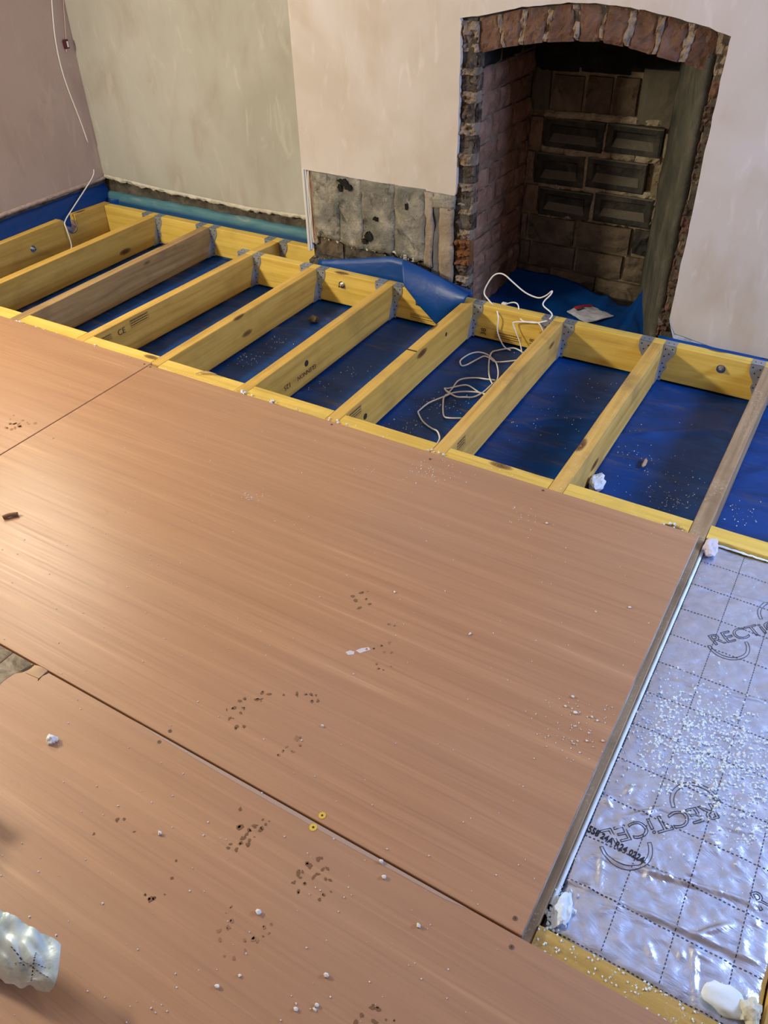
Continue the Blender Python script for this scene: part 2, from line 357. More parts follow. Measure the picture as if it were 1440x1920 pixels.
def place(bm, o, ex, ey, lift=0.0003):
    ex = Vector(ex).normalized(); ey = Vector(ey).normalized(); ez = ex.cross(ey); m = Matrix((ex, ey, ez)).transposed()
    for v in bm.verts: v.co = Vector(o) + m @ v.co + ez * lift
    return bm
def fitw(bm, w):
    xs = [v.co.x for v in bm.verts]; a, b = min(xs), max(xs)
    for v in bm.verts: v.co.x = (v.co.x - a) * w / (b - a)
    return bm
def join(a, b):
    me = bpy.data.meshes.new('t'); b.to_mesh(me); b.free(); a.from_mesh(me); bpy.data.meshes.remove(me); return a
def stamp_box(o, ex, ey, w, h, rows=3):
    bm = bmesh.new(); t = 0.0009
    for (x0, x1, y0, y1) in [(0, w, 0, t), (0, w, h - t, h), (0, t, 0, h), (w - t, w, 0, h)]: box(x0, x1, y0, y1, 0, .0002, bm=bm)
    r = random.Random(int(w * 1e5))
    for k in range(rows):
        x = .004; y = h * (k + .7) / (rows + .4)
        while x < w - .006:
            l = r.uniform(.002, .006); box(x, min(x + l, w - .004), y, y + h * .12, 0, .0002, bm=bm); x += l + .0015
    return place(bm, o, ex, ey)
# ------------------------------------------------------------------ measured positions (metres)
CABLE_FLOOR = [[(-0.899, 0.233, -0.142), (-0.905, 0.267, -0.142), (-0.932, 0.3, -0.142), (-0.966, 0.318, -0.142), (-1.012, 0.339, -0.142), (-1.055, 0.381, -0.142), (-1.063, 0.41, -0.142), (-1.052, 0.46, -0.142), (-1.023, 0.521, -0.142), (-1.017, 0.57, -0.142), (-1.039, 0.577, -0.142), (-1.049, 0.584, -0.142), (-1.041, 0.602, -0.142), (-1.002, 0.643, -0.142), (-0.973, 0.646, -0.142), (-0.926, 0.634, -0.142), (-0.893, 0.627, -0.142)], [(-0.895, 0.426, -0.142), (-0.934, 0.398, -0.142), (-0.964, 0.412, -0.142), (-1.001, 0.478, -0.142), (-1.021, 0.527, -0.142), (-1.017, 0.57, -0.142), (-0.98, 0.597, -0.142), (-0.929, 0.618, -0.142), (-0.892, 0.637, -0.142)], [(-1.021, 0.573, -0.142), (-1.028, 0.611, -0.142), (-1.032, 0.661, -0.142), (-1.014, 0.687, -0.142), (-0.975, 0.714, -0.142), (-0.934, 0.715, -0.142), (-0.9, 0.731, -0.142)], [(-1.039, 0.577, -0.142), (-0.983, 0.553, -0.142), (-0.95, 0.558, -0.142), (-0.925, 0.589, -0.142), (-0.908, 0.639, -0.142), (-0.899, 0.696, -0.142), (-0.901, 0.749, -0.142), (-0.92, 0.803, -0.142), (-0.955, 0.863, -0.142), (-0.989, 0.903, -0.142), (-1.024, 0.919, -0.142), (-1.06, 0.914, -0.142), (-1.089, 0.896, -0.142), (-1.097, 0.845, -0.142), (-1.093, 0.806, -0.142), (-1.076, 0.787, -0.142), (-1.06, 0.793, -0.142), (-1.047, 0.82, -0.142), (-1.041, 0.875, -0.142), (-1.026, 0.901, -0.142), (-0.994, 0.889, -0.142), (-0.971, 0.887, -0.142), (-0.927, 0.907, -0.142), (-0.887, 0.934, -0.142)], [(-0.895, 0.698, -0.142), (-0.922, 0.726, -0.142), (-0.966, 0.812, -0.142), (-0.998, 0.886, -0.142), (-1.011, 0.938, -0.142), (-1.002, 0.979, -0.142), (-0.973, 1.009, -0.142), (-0.94, 1.022, -0.142), (-0.886, 1.007, -0.142)]]
CABLE_HANG = [(-0.954, 1.0, -0.162), (-0.993, 1.02, -0.148), (-1.032, 1.035, -0.099), (-1.033, 1.035, -0.036), (-1.057, 1.06, -0.009), (-1.112, 1.1, 0.005), (-1.141, 1.12, 0.019), (-1.132, 1.12, 0.056), (-1.106, 1.12, 0.102), (-1.079, 1.12, 0.119), (-1.051, 1.12, 0.116), (-1.014, 1.12, 0.093), (-0.956, 1.12, 0.06), (-0.9, 1.12, 0.049), (-0.867, 1.12, 0.065), (-0.843, 1.12, 0.09), (-0.844, 1.11, 0.077), (-0.864, 1.1, 0.05), (-0.862, 1.09, 0.034), (-0.824, 1.075, 0.021), (-0.811, 1.06, 0.013), (-0.825, 1.05, -0.006), (-0.866, 1.04, -0.021), (-0.912, 1.035, -0.026), (-0.957, 1.03, -0.034), (-0.963, 1.03, -0.046), (-0.947, 1.03, -0.077), (-0.921, 1.02, -0.116), (-0.902, 1.0, -0.153)]
CABLE_SHORT = [(-1.041, 1.12, -0.009), (-1.003, 1.11, 0.011), (-0.978, 1.1, 0.012), (-0.962, 1.08, -0.004), (-0.95, 1.06, -0.021), (-0.921, 1.04, -0.027), (-0.86, 1.04, -0.02), (-0.829, 1.03, -0.047)]
CABLE_WALL = [(-3.594, 1.29, 1.041), (-3.594, 1.267, 0.977), (-3.594, 1.231, 0.811), (-3.594, 1.228, 0.645), (-3.594, 1.264, 0.436), (-3.594, 1.281, 0.318)]
CABLE_WALL2 = [(-3.598, 1.281, 0.18), (-3.59, 1.245, 0.142), (-3.575, 1.076, 0.048), (-3.55, 0.968, -0.002), (-3.53, 0.949, -0.036), (-3.52, 0.945, -0.12), (-3.5, 0.9, -0.15)]
FOOTPRINTS = [[(-0.651, -0.697, 0.0054), (-0.638, -0.676, 0.0067), (-0.627, -0.665, 0.0022), (-0.635, -0.707, 0.0067), (-0.615, -0.724, 0.0067), (-0.6, -0.7, 0.0045), (-0.616, -0.69, 0.0045)], [(-0.528, -0.829, 0.0036), (-0.484, -0.856, 0.0036), (-0.474, -0.866, 0.0036), (-0.462, -0.864, 0.0022), (-0.504, -0.802, 0.005), (-0.522, -0.735, 0.0036), (-0.508, -0.732, 0.0032), (-0.452, -0.846, 0.0028), (-0.488, -0.817, 0.0045), (-0.472, -0.809, 0.0036), (-0.492, -0.786, 0.0045), (-0.515, -0.819, 0.0036)], [(-0.688, -1.085, 0.005), (-0.693, -1.097, 0.0058), (-0.692, -1.118, 0.0058), (-0.673, -1.108, 0.005), (-0.67, -1.121, 0.0054), (-0.682, -1.143, 0.0054), (-0.656, -1.154, 0.0067), (-0.643, -1.144, 0.0045), (-0.703, -1.129, 0.0036), (-0.676, -1.14, 0.0022), (-0.662, -1.074, 0.0067), (-0.655, -1.069, 0.005), (-0.647, -1.048, 0.0067), (-0.663, -1.053, 0.005)], [(-0.595, -1.017, 0.0064), (-0.577, -1.009, 0.0036), (-0.566, -1.003, 0.0058), (-0.556, -0.999, 0.0032), (-0.554, -1.018, 0.005), (-0.542, -1.011, 0.0045), (-0.618, -1.035, 0.0028)], [(-0.526, -1.114, 0.0072), (-0.522, -1.107, 0.0036), (-0.532, -1.141, 0.0045), (-0.533, -1.154, 0.0045), (-0.51, -1.124, 0.0045), (-0.535, -1.165, 0.0036), (-0.514, -1.144, 0.0036)], [(-0.527, -1.302, 0.0045), (-0.503, -1.332, 0.0072), (-0.481, -1.315, 0.0067), (-0.475, -1.298, 0.0032), (-0.462, -1.294, 0.0022), (-0.464, -1.303, 0.0036), (-0.484, -1.328, 0.0054), (-0.483, -1.337, 0.0058), (-0.484, -1.347, 0.005), (-0.482, -1.356, 0.005), (-0.47, -1.345, 0.005), (-0.469, -1.352, 0.0045), (-0.465, -1.318, 0.0045), (-0.465, -1.312, 0.0045), (-0.496, -1.376, 0.0045), (-0.481, -1.371, 0.0045), (-0.497, -1.368, 0.0032), (-0.467, -1.334, 0.0022)], [(-0.337, -1.309, 0.0058), (-0.345, -1.327, 0.0076), (-0.354, -1.349, 0.0076), (-0.319, -1.321, 0.0045), (-0.313, -1.316, 0.0045), (-0.325, -1.341, 0.0058), (-0.322, -1.333, 0.0045), (-0.332, -1.36, 0.0045), (-0.35, -1.367, 0.0045), (-0.304, -1.334, 0.0036), (-0.296, -1.331, 0.0036), (-0.291, -1.359, 0.0032), (-0.283, -1.348, 0.0022), (-0.293, -1.37, 0.0036), (-0.334, -1.377, 0.0041), (-0.346, -1.355, 0.0036)], [(-0.403, -1.489, 0.005), (-0.404, -1.478, 0.0045), (-0.413, -1.502, 0.005), (-0.402, -1.513, 0.0045), (-0.422, -1.472, 0.0014), (-0.421, -1.459, 0.0028), (-0.352, -1.483, 0.0058), (-0.344, -1.482, 0.0036), (-0.365, -1.492, 0.0036), (-0.348, -1.458, 0.0036), (-0.341, -1.448, 0.0028), (-0.336, -1.462, 0.0028), (-0.342, -1.471, 0.0022), (-0.378, -1.53, 0.0028), (-0.363, -1.524, 0.0045), (-0.353, -1.505, 0.0036)], [(-0.721, -1.439, 0.0054), (-0.709, -1.432, 0.0032), (-0.738, -1.483, 0.0036), (-0.674, -1.441, 0.0028), (-0.554, -1.521, 0.0067), (-0.569, -1.52, 0.0028), (-0.551, -1.517, 0.0036), (-0.564, -1.444, 0.0028), (-0.548, -1.473, 0.0036), (-0.539, -1.502, 0.0022)], [(-0.121, -1.471, 0.005), (-0.113, -1.468, 0.0054), (-0.131, -1.489, 0.0045), (-0.134, -1.502, 0.0042), (-0.093, -1.475, 0.0022), (-0.082, -1.469, 0.0022), (-0.107, -1.486, 0.0058)]]
BOARD_CRUMBS = [(-0.968, -1.372, 0.0067), (-0.373, -1.443, 0.0053), (-0.212, -1.468, 0.0053), (-0.358, -1.573, 0.0045), (-0.233, -1.256, 0.0045), (-0.214, -1.278, 0.0045), (-0.119, -1.321, 0.0045), (-0.627, -1.42, 0.0045), (-0.2, -1.513, 0.0037), (-0.226, -1.535, 0.0037), (-0.042, -0.762, 0.0045), (-0.062, -0.724, 0.0037), (0.004, -0.818, 0.003), (0.002, -0.797, 0.003), (-0.066, -0.756, 0.003), (0.033, -0.802, 0.003), (0.006, -0.758, 0.003), (-0.007, -0.755, 0.003), (-0.334, -0.193, 0.0037), (-0.037, -0.398, 0.0037), (-0.496, -1.061, 0.0037), (-0.338, -0.666, 0.003), (-0.565, -0.634, 0.0037), (-0.2, -1.52, 0.003), (-0.336, -1.541, 0.003), (-0.339, -0.67, 0.003)]
FINE_CRUMBS = [(-0.684, -0.027, 0.0023), (-0.735, -0.13, 0.0018), (-0.777, -0.161, 0.0022), (-0.606, -0.082, 0.0019), (-0.73, -0.119, 0.0022), (-0.717, -0.152, 0.0021), (-0.685, -0.111, 0.0012), (-0.656, -0.121, 0.0016), (-0.71, -0.15, 0.0019), (-0.723, -0.13, 0.0022), (-0.743, -0.14, 0.0025), (-0.692, -0.125, 0.0016), (-0.784, -0.207, 0.0015), (-0.759, -0.168, 0.0022), (-0.741, -0.111, 0.0023), (-0.694, -0.17, 0.0024), (-0.69, -0.158, 0.0014), (-0.732, -0.164, 0.0024), (-0.729, -0.115, 0.0018), (-0.779, -0.193, 0.0015), (-0.761, -0.162, 0.002), (-0.717, -0.064, 0.0024), (-0.674, -0.151, 0.0021), (-0.774, -0.091, 0.0023), (-0.71, -0.11, 0.0017), (-0.743, -0.162, 0.0015), (-0.668, -0.108, 0.0016), (-0.741, -0.205, 0.0026), (-0.673, -0.15, 0.002), (-0.743, -0.122, 0.0022), (-0.689, -0.069, 0.0021), (-0.718, -0.144, 0.002), (-0.775, -0.107, 0.0014), (-0.664, -0.132, 0.0023), (-0.717, -0.146, 0.0019), (-0.697, -0.097, 0.0017), (-0.707, -0.149, 0.0018), (-0.613, -0.129, 0.0019), (-0.78, -0.158, 0.0025), (-0.727, -0.061, 0.0025), (-0.697, -0.079, 0.0023), (-0.736, -0.147, 0.0019), (-0.651, -0.092, 0.002), (-0.682, -0.176, 0.002), (-0.684, -0.08, 0.0017), (-1.131, -0.528, 0.0014), (-1.143, -0.495, 0.0021), (-1.156, -0.492, 0.0025), (-1.087, -0.468, 0.0016), (-1.17, -0.491, 0.002), (-1.115, -0.489, 0.0018), (-1.128, -0.499, 0.0026), (-1.142, -0.494, 0.0024), (-1.152, -0.499, 0.0014), (-1.129, -0.513, 0.002), (-1.126, -0.511, 0.0018), (-1.122, -0.449, 0.0021), (-1.14, -0.505, 0.0022), (-1.1, -0.501, 0.0023), (-1.104, -0.477, 0.0019), (-1.123, -0.481, 0.0024), (-1.089, -0.518, 0.0012), (-1.137, -0.504, 0.0022), (-1.139, -0.51, 0.0024), (-1.108, -0.471, 0.002), (-1.155, -0.491, 0.0021), (-1.153, -0.513, 0.0019), (-1.122, -0.505, 0.0024), (-1.124, -0.498, 0.0017), (-1.154, -0.526, 0.0013), (-0.016, -0.759, 0.0025), (-0.052, -0.754, 0.0025), (-0.065, -0.782, 0.0017), (-0.049, -0.772, 0.0019), (-0.071, -0.721, 0.0012), (-0.077, -0.83, 0.0018), (-0.117, -0.822, 0.0024), (-0.077, -0.812, 0.0014), (-0.114, -0.807, 0.0024), (-0.049, -0.739, 0.0018), (-0.023, -0.727, 0.0018), (-0.05, -0.761, 0.0017), (-0.043, -0.743, 0.0022), (-0.022, -0.834, 0.0018), (-0.031, -0.785, 0.0014), (-0.012, -0.828, 0.0026), (-0.011, -0.762, 0.0015), (-0.07, -0.846, 0.0023), (-0.006, -0.755, 0.0018), (-0.065, -0.805, 0.0025), (-0.001, -0.789, 0.0015), (-0.032, -0.796, 0.0025), (-0.038, -0.796, 0.0017), (-0.036, -0.76, 0.0023), (0.032, -0.726, 0.0017), (-0.035, -0.809, 0.0022), (-0.016, -0.797, 0.0024), (0.022, -0.755, 0.0023), (-0.048, -0.729, 0.002), (0.022, -0.709, 0.0026), (-0.035, -0.802, 0.0024), (-0.136, -0.81, 0.0018), (-0.101, -0.765, 0.0018), (-0.085, -0.744, 0.0025), (-0.012, -0.742, 0.0017), (0.019, -0.741, 0.0018), (-0.093, -0.803, 0.0023), (-0.026, -0.783, 0.0021), (-0.034, -0.755, 0.0018), (-0.109, -0.762, 0.0021), (-0.095, -0.774, 0.0016), (-0.018, -0.851, 0.002), (-0.059, -0.809, 0.0016), (-0.058, -0.818, 0.0015), (-0.153, -0.863, 0.0016), (0.011, -0.723, 0.0025), (0.01, -0.71, 0.0023), (0.017, -0.745, 0.0021), (-0.029, -0.794, 0.0025), (-0.012, -0.776, 0.0019), (-0.909, -0.215, 0.0015), (-0.901, -0.229, 0.0019), (-0.886, -0.206, 0.0024), (-0.941, -0.232, 0.0022), (-0.912, -0.22, 0.0013), (-0.888, -0.22, 0.0013), (-0.886, -0.22, 0.0017), (-0.894, -0.248, 0.0023), (-0.903, -0.217, 0.0019), (-0.887, -0.213, 0.0013), (-0.88, -0.234, 0.0022), (-0.912, -0.201, 0.0016), (-0.392, -0.184, 0.0017), (-0.426, -0.186, 0.0014), (-0.426, -0.235, 0.0018), (-0.44, -0.17, 0.0025), (-0.372, -0.181, 0.0019), (-0.364, -0.203, 0.002), (-0.383, -0.206, 0.0015), (-0.405, -0.202, 0.0013), (-0.42, -0.236, 0.0023), (-0.38, -0.117, 0.0018), (-0.392, -0.17, 0.0015), (-0.389, -0.194, 0.0018), (-0.408, -0.216, 0.0022), (-0.411, -0.192, 0.0018), (-0.397, -0.153, 0.002), (-0.421, -0.166, 0.0013), (-0.407, -0.201, 0.0017), (-0.441, -0.177, 0.002), (-0.787, -0.159, 0.0021), (-0.778, -0.156, 0.0013), (-0.778, -0.136, 0.0013), (-0.763, -0.135, 0.0022), (-0.777, -0.135, 0.0016), (-0.734, -0.138, 0.0015), (-0.763, -0.133, 0.0025), (-0.761, -0.151, 0.0025), (-0.774, -0.14, 0.0021), (-0.712, -0.156, 0.0016), (-0.78, -0.101, 0.0023), (-0.77, -0.119, 0.0026), (-0.79, -0.146, 0.0014), (-0.776, -0.159, 0.0013), (-0.796, -0.127, 0.0021), (-0.772, -0.117, 0.0017), (-0.04, -0.839, 0.0022), (-0.004, -0.875, 0.0017), (0.001, -0.852, 0.0022), (-0.019, -0.794, 0.0013), (-0.017, -0.878, 0.0019), (-0.011, -0.837, 0.0024), (-0.03, -0.83, 0.0014), (-0.05, -0.854, 0.0016), (-0.007, -0.881, 0.0015), (-0.035, -0.834, 0.0013), (-0.087, -0.849, 0.0014), (-0.014, -0.827, 0.0023), (-0.063, -0.872, 0.0026), (-0.02, -0.838, 0.0025), (-0.074, -0.853, 0.0021), (-0.023, -0.833, 0.0024), (0.023, -0.857, 0.0019), (-0.017, -0.838, 0.0026), (-0.075, -0.911, 0.0024), (0.015, -0.814, 0.0018), (-0.032, -0.865, 0.0018), (-0.054, -0.836, 0.0015), (0.02, -0.826, 0.0024), (0.002, -0.79, 0.0024), (0.04, -0.827, 0.0014), (-0.349, -1.125, 0.0014), (-1.208, -0.666, 0.0013), (-1.53, -1.008, 0.0026), (-0.293, -0.594, 0.0013), (-1.203, -1.077, 0.002), (-0.123, -0.587, 0.0024), (-0.813, -0.989, 0.0013), (-1.13, -0.123, 0.0018), (-0.737, -0.846, 0.0019), (-1.057, -1.205, 0.0015), (-1.275, -1.1, 0.0021), (-0.563, -1.355, 0.0023), (-1.867, -0.76, 0.0015), (-0.424, -0.818, 0.0019), (-1.559, -0.868, 0.0013), (-0.073, -1.021, 0.0015), (-1.45, -1.091, 0.0021), (-0.897, -1.332, 0.001), (-0.26, -0.264, 0.0012), (-0.624, -1.57, 0.0025), (-0.449, -1.687, 0.0024), (-1.122, -1.086, 0.0013), (-1.406, -0.73, 0.0024), (-0.655, -1.715, 0.0017), (-0.204, -0.752, 0.0025), (-1.449, -0.688, 0.0018), (-0.747, -0.564, 0.0015), (-1.101, -1.239, 0.0023), (-0.103, -0.451, 0.0026), (-0.026, -0.123, 0.0012), (-0.024, -1.399, 0.0018), (-0.32, -1.523, 0.0012), (-0.436, -1.08, 0.0019), (-0.261, -0.978, 0.0018), (-2.158, -0.341, 0.002), (-1.069, -0.998, 0.002), (-0.729, -0.247, 0.0014), (-0.81, -1.407, 0.0022), (-1.498, -0.774, 0.0012), (-0.628, -0.38, 0.0024), (-0.678, -1.298, 0.002), (-1.582, -1.016, 0.0022), (-0.571, -1.261, 0.0012), (-0.457, -0.568, 0.0025), (-1.392, -1.02, 0.0022), (-0.733, -0.933, 0.0015), (-1.44, -0.916, 0.0024), (-0.355, -0.275, 0.0021), (-1.953, -0.576, 0.0025), (-0.528, -1.44, 0.002), (-0.64, -1.395, 0.001), (-0.105, -0.451, 0.0022), (-1.083, -1.116, 0.0014), (-0.163, -1.202, 0.0025), (-1.002, -0.554, 0.0019), (-0.042, -1.359, 0.0019), (-0.915, -0.546, 0.0022), (-1.456, -0.318, 0.0018), (-1.316, -0.202, 0.0018), (-0.491, -0.453, 0.0023), (-2.263, -0.159, 0.0021), (-0.236, -1.229, 0.0025), (-0.248, -1.335, 0.002), (-0.514, -0.908, 0.0026), (-0.854, -0.902, 0.0018), (-0.779, -0.907, 0.0019), (-0.341, -1.026, 0.001), (-0.51, -1.365, 0.0017), (-0.064, -0.743, 0.0019), (0.011, -1.401, 0.001), (-2.094, -0.257, 0.0013), (-0.614, -1.771, 0.0012), (-0.243, -1.422, 0.0018), (-1.25, -0.713, 0.0017), (-0.842, -1.015, 0.0017), (-0.653, -1.65, 0.0026), (-0.082, -0.29, 0.0016), (-0.431, -1.593, 0.0021), (-1.012, -0.833, 0.0017), (-0.511, -1.253, 0.0025), (-0.719, -1.652, 0.0024), (-0.43, -1.652, 0.0024), (-0.361, -1.31, 0.0019), (-0.789, -1.568, 0.0017), (-1.18, -0.86, 0.0012), (-1.076, -0.647, 0.0017), (-0.377, -1.508, 0.0013), (0.011, -0.152, 0.0011), (0.029, -1.263, 0.0013), (-0.706, -1.153, 0.0024), (-0.065, -0.613, 0.0019), (-0.735, -1.301, 0.0022), (-1.754, -0.729, 0.0012), (-0.334, -1.262, 0.0019), (0.006, -0.582, 0.0017), (-0.538, -1.686, 0.0021), (-0.955, -1.377, 0.0018), (-0.227, -0.975, 0.0016), (-0.8, -1.444, 0.0011), (-1.238, -0.548, 0.002), (-0.129, -1.095, 0.0017), (-0.077, -0.982, 0.0019), (-0.188, -1.492, 0.002), (-0.722, -0.962, 0.002), (-0.375, -1.553, 0.0016), (-0.102, -1.31, 0.0023), (-0.137, -1.11, 0.0022), (-0.491, -0.718, 0.0024), (-1.857, -0.347, 0.0015), (-0.418, -1.64, 0.0018), (0.017, -0.716, 0.0013), (-0.713, -1.528, 0.0019), (-1.267, -0.876, 0.0022), (-0.82, -1.308, 0.0019), (-0.971, -0.121, 0.0023), (-0.308, -1.166, 0.002), (-0.521, -1.369, 0.0016), (0.008, -0.502, 0.0013), (-0.721, -0.741, 0.0025), (-0.407, -1.528, 0.001), (-1.437, -0.826, 0.0022), (-0.488, -0.673, 0.0017), (-0.257, -0.419, 0.0021), (-0.163, -0.525, 0.0013), (-1.364, -0.608, 0.0012), (-0.482, -1.185, 0.0016), (0.022, -1.144, 0.0015), (-2.406, -0.302, 0.0015), (-0.585, -1.15, 0.0024), (-0.792, -0.286, 0.0011), (-0.26, -1.326, 0.0023), (-2.367, -0.156, 0.0014), (-0.589, -0.421, 0.0023), (-0.261, -1.268, 0.0014), (-0.143, -1.371, 0.001), (-0.372, -1.194, 0.002), (-0.103, -1.318, 0.0013), (-0.291, -0.638, 0.0025), (-0.349, -1.508, 0.0025), (-1.07, -0.326, 0.0022), (-0.074, -1.394, 0.0021), (-1.082, -0.887, 0.0018), (-0.145, -1.441, 0.002), (-1.15, -0.597, 0.0019), (-1.18, -1.176, 0.0024), (-0.686, -0.532, 0.0019), (-0.441, -1.17, 0.0025), (-0.74, -1.417, 0.0026), (-0.142, -1.304, 0.0014), (-0.404, -1.642, 0.0024), (-0.314, -1.372, 0.002), (-0.092, -0.853, 0.0021), (0.018, -0.425, 0.0022), (-1.109, -0.852, 0.0019), (-0.224, -1.489, 0.0013), (-0.848, -1.299, 0.0011), (-0.732, -1.574, 0.0012), (-0.932, -0.238, 0.0013), (-0.182, -1.39, 0.0011), (-0.961, -1.119, 0.0025), (-0.366, -1.477, 0.0019), (-0.351, -1.313, 0.0013), (-0.127, -1.497, 0.0011), (-0.979, -1.328, 0.0025), (-0.115, -1.449, 0.0015), (-0.318, -0.338, 0.0023), (-1.562, -0.958, 0.0025), (-0.178, -0.674, 0.0016), (-2.039, -0.063, 0.0021), (-0.006, -1.119, 0.0013), (-0.434, -1.017, 0.0011), (-0.752, -1.446, 0.0018), (-0.051, -0.937, 0.0012), (-0.206, -1.523, 0.0015), (-0.537, -1.6, 0.0011), (-0.238, -1.56, 0.0024), (-2.071, -0.232, 0.0018), (-0.066, -1.221, 0.0013), (-0.698, -0.887, 0.0015), (-0.258, -0.843, 0.0017), (-0.362, -0.24, 0.002), (-0.3, -0.34, 0.0011), (-0.825, -1.628, 0.0023), (-0.415, -1.608, 0.0019), (-0.231, -1.528, 0.0025), (-0.616, -1.398, 0.0023), (-1.358, -0.412, 0.002), (-0.119, -1.464, 0.0014), (-0.514, -1.596, 0.002), (-0.781, -1.222, 0.002), (-0.196, -0.897, 0.0011), (-0.418, -1.305, 0.002), (-0.483, -1.394, 0.0014), (-0.567, -0.335, 0.002), (-0.339, -1.021, 0.0024), (-0.419, -1.653, 0.0021), (-0.967, -1.041, 0.002), (-0.49, -0.759, 0.0021), (-0.401, -1.569, 0.0015), (-1.134, -0.161, 0.0025), (-1.211, -0.833, 0.0025), (-0.81, -0.742, 0.0021), (-0.244, -1.523, 0.0017), (-0.202, -1.516, 0.0014), (-0.266, -1.449, 0.0025), (-1.769, -0.28, 0.0024), (-2.202, -0.113, 0.0019), (-0.512, -0.722, 0.0021), (-1.688, -0.731, 0.0013), (-0.27, -1.308, 0.0013), (-0.104, -0.265, 0.0013), (-0.567, -1.445, 0.001), (-0.945, -0.538, 0.0019), (-0.507, -1.678, 0.0019), (-0.095, -1.378, 0.0017), (-0.481, -1.462, 0.0015), (-0.893, -1.061, 0.0016), (0.015, -1.289, 0.0014), (-1.117, -0.817, 0.002), (-2.262, -0.406, 0.0014), (-1.611, -0.764, 0.0012), (-0.91, -0.962, 0.0019), (-0.316, -0.187, 0.0016), (-0.712, -1.701, 0.0021), (-0.301, -1.356, 0.0025), (-0.473, -0.769, 0.001), (-1.17, -1.142, 0.0014), (-0.071, -0.094, 0.0012), (-0.149, -0.14, 0.0012), (-1.943, -0.565, 0.0017), (-0.662, -1.347, 0.0024), (-0.069, -0.982, 0.0024), (-0.794, -1.462, 0.0015), (-1.174, -0.955, 0.0024), (-0.959, -1.034, 0.0013), (-0.534, -1.538, 0.0012), (-0.514, -1.113, 0.0025), (-0.04, -1.173, 0.0022), (-0.771, -1.588, 0.0021), (-0.672, -1.111, 0.0016), (-0.541, -0.649, 0.0021), (-0.137, -1.261, 0.001), (-0.311, -1.356, 0.0021), (-0.93, -0.7, 0.0011), (-0.257, -1.345, 0.0023), (-0.251, -0.738, 0.0014), (-1.476, -0.354, 0.0015), (-1.304, -1.234, 0.0023), (-0.41, -1.482, 0.0019), (-1.248, -1.072, 0.0013), (-0.755, -1.47, 0.001), (-0.102, -1.386, 0.0017), (-0.013, -1.135, 0.0019), (-0.233, -0.318, 0.0021), (-1.105, -0.069, 0.0018), (-1.01, -1.274, 0.0024), (-0.041, -0.833, 0.0022), (-0.699, -1.148, 0.0012), (-0.985, -1.288, 0.0024), (-0.855, -1.601, 0.0016), (-1.413, -0.68, 0.0025), (-2.06, -0.078, 0.0025), (-0.658, -0.858, 0.0011), (-0.504, -1.475, 0.0024), (-0.929, -0.492, 0.0025), (-1.159, -0.595, 0.0012), (-0.252, -1.371, 0.0018), (-0.252, -0.264, 0.0021), (-1.05, -1.101, 0.0015), (-0.523, -1.406, 0.0013), (-0.704, -0.641, 0.0024), (-1.165, -0.853, 0.0021), (-0.553, -1.38, 0.0026), (-0.68, -1.079, 0.001), (-0.235, -0.412, 0.002), (-0.724, -1.37, 0.0018), (-0.772, -1.144, 0.0023), (-0.195, -0.61, 0.0019), (-0.794, -1.189, 0.0016), (-0.876, -1.434, 0.0017), (-0.434, -1.643, 0.001), (-0.738, -1.7, 0.0021), (-0.688, -1.379, 0.0025), (-1.549, -0.9, 0.0012), (-2.11, -0.296, 0.0023), (-0.457, -1.656, 0.0011), (-1.646, -0.491, 0.0019), (-1.196, -0.847, 0.0024), (-0.717, -1.255, 0.0015), (-2.101, -0.336, 0.0016), (-0.403, -0.766, 0.0014), (-1.384, -0.828, 0.0024), (-2.252, -0.243, 0.0011), (-1.127, -0.683, 0.0017), (-0.315, -1.406, 0.0015), (-0.651, -1.523, 0.0014), (-0.046, -1.237, 0.0017), (-0.461, -1.667, 0.0011), (-0.706, -1.256, 0.002), (-1.403, -0.712, 0.0016), (-0.653, -1.623, 0.0016), (-0.975, -1.004, 0.0011), (-0.086, -1.058, 0.0014), (-0.843, -1.566, 0.0026)]
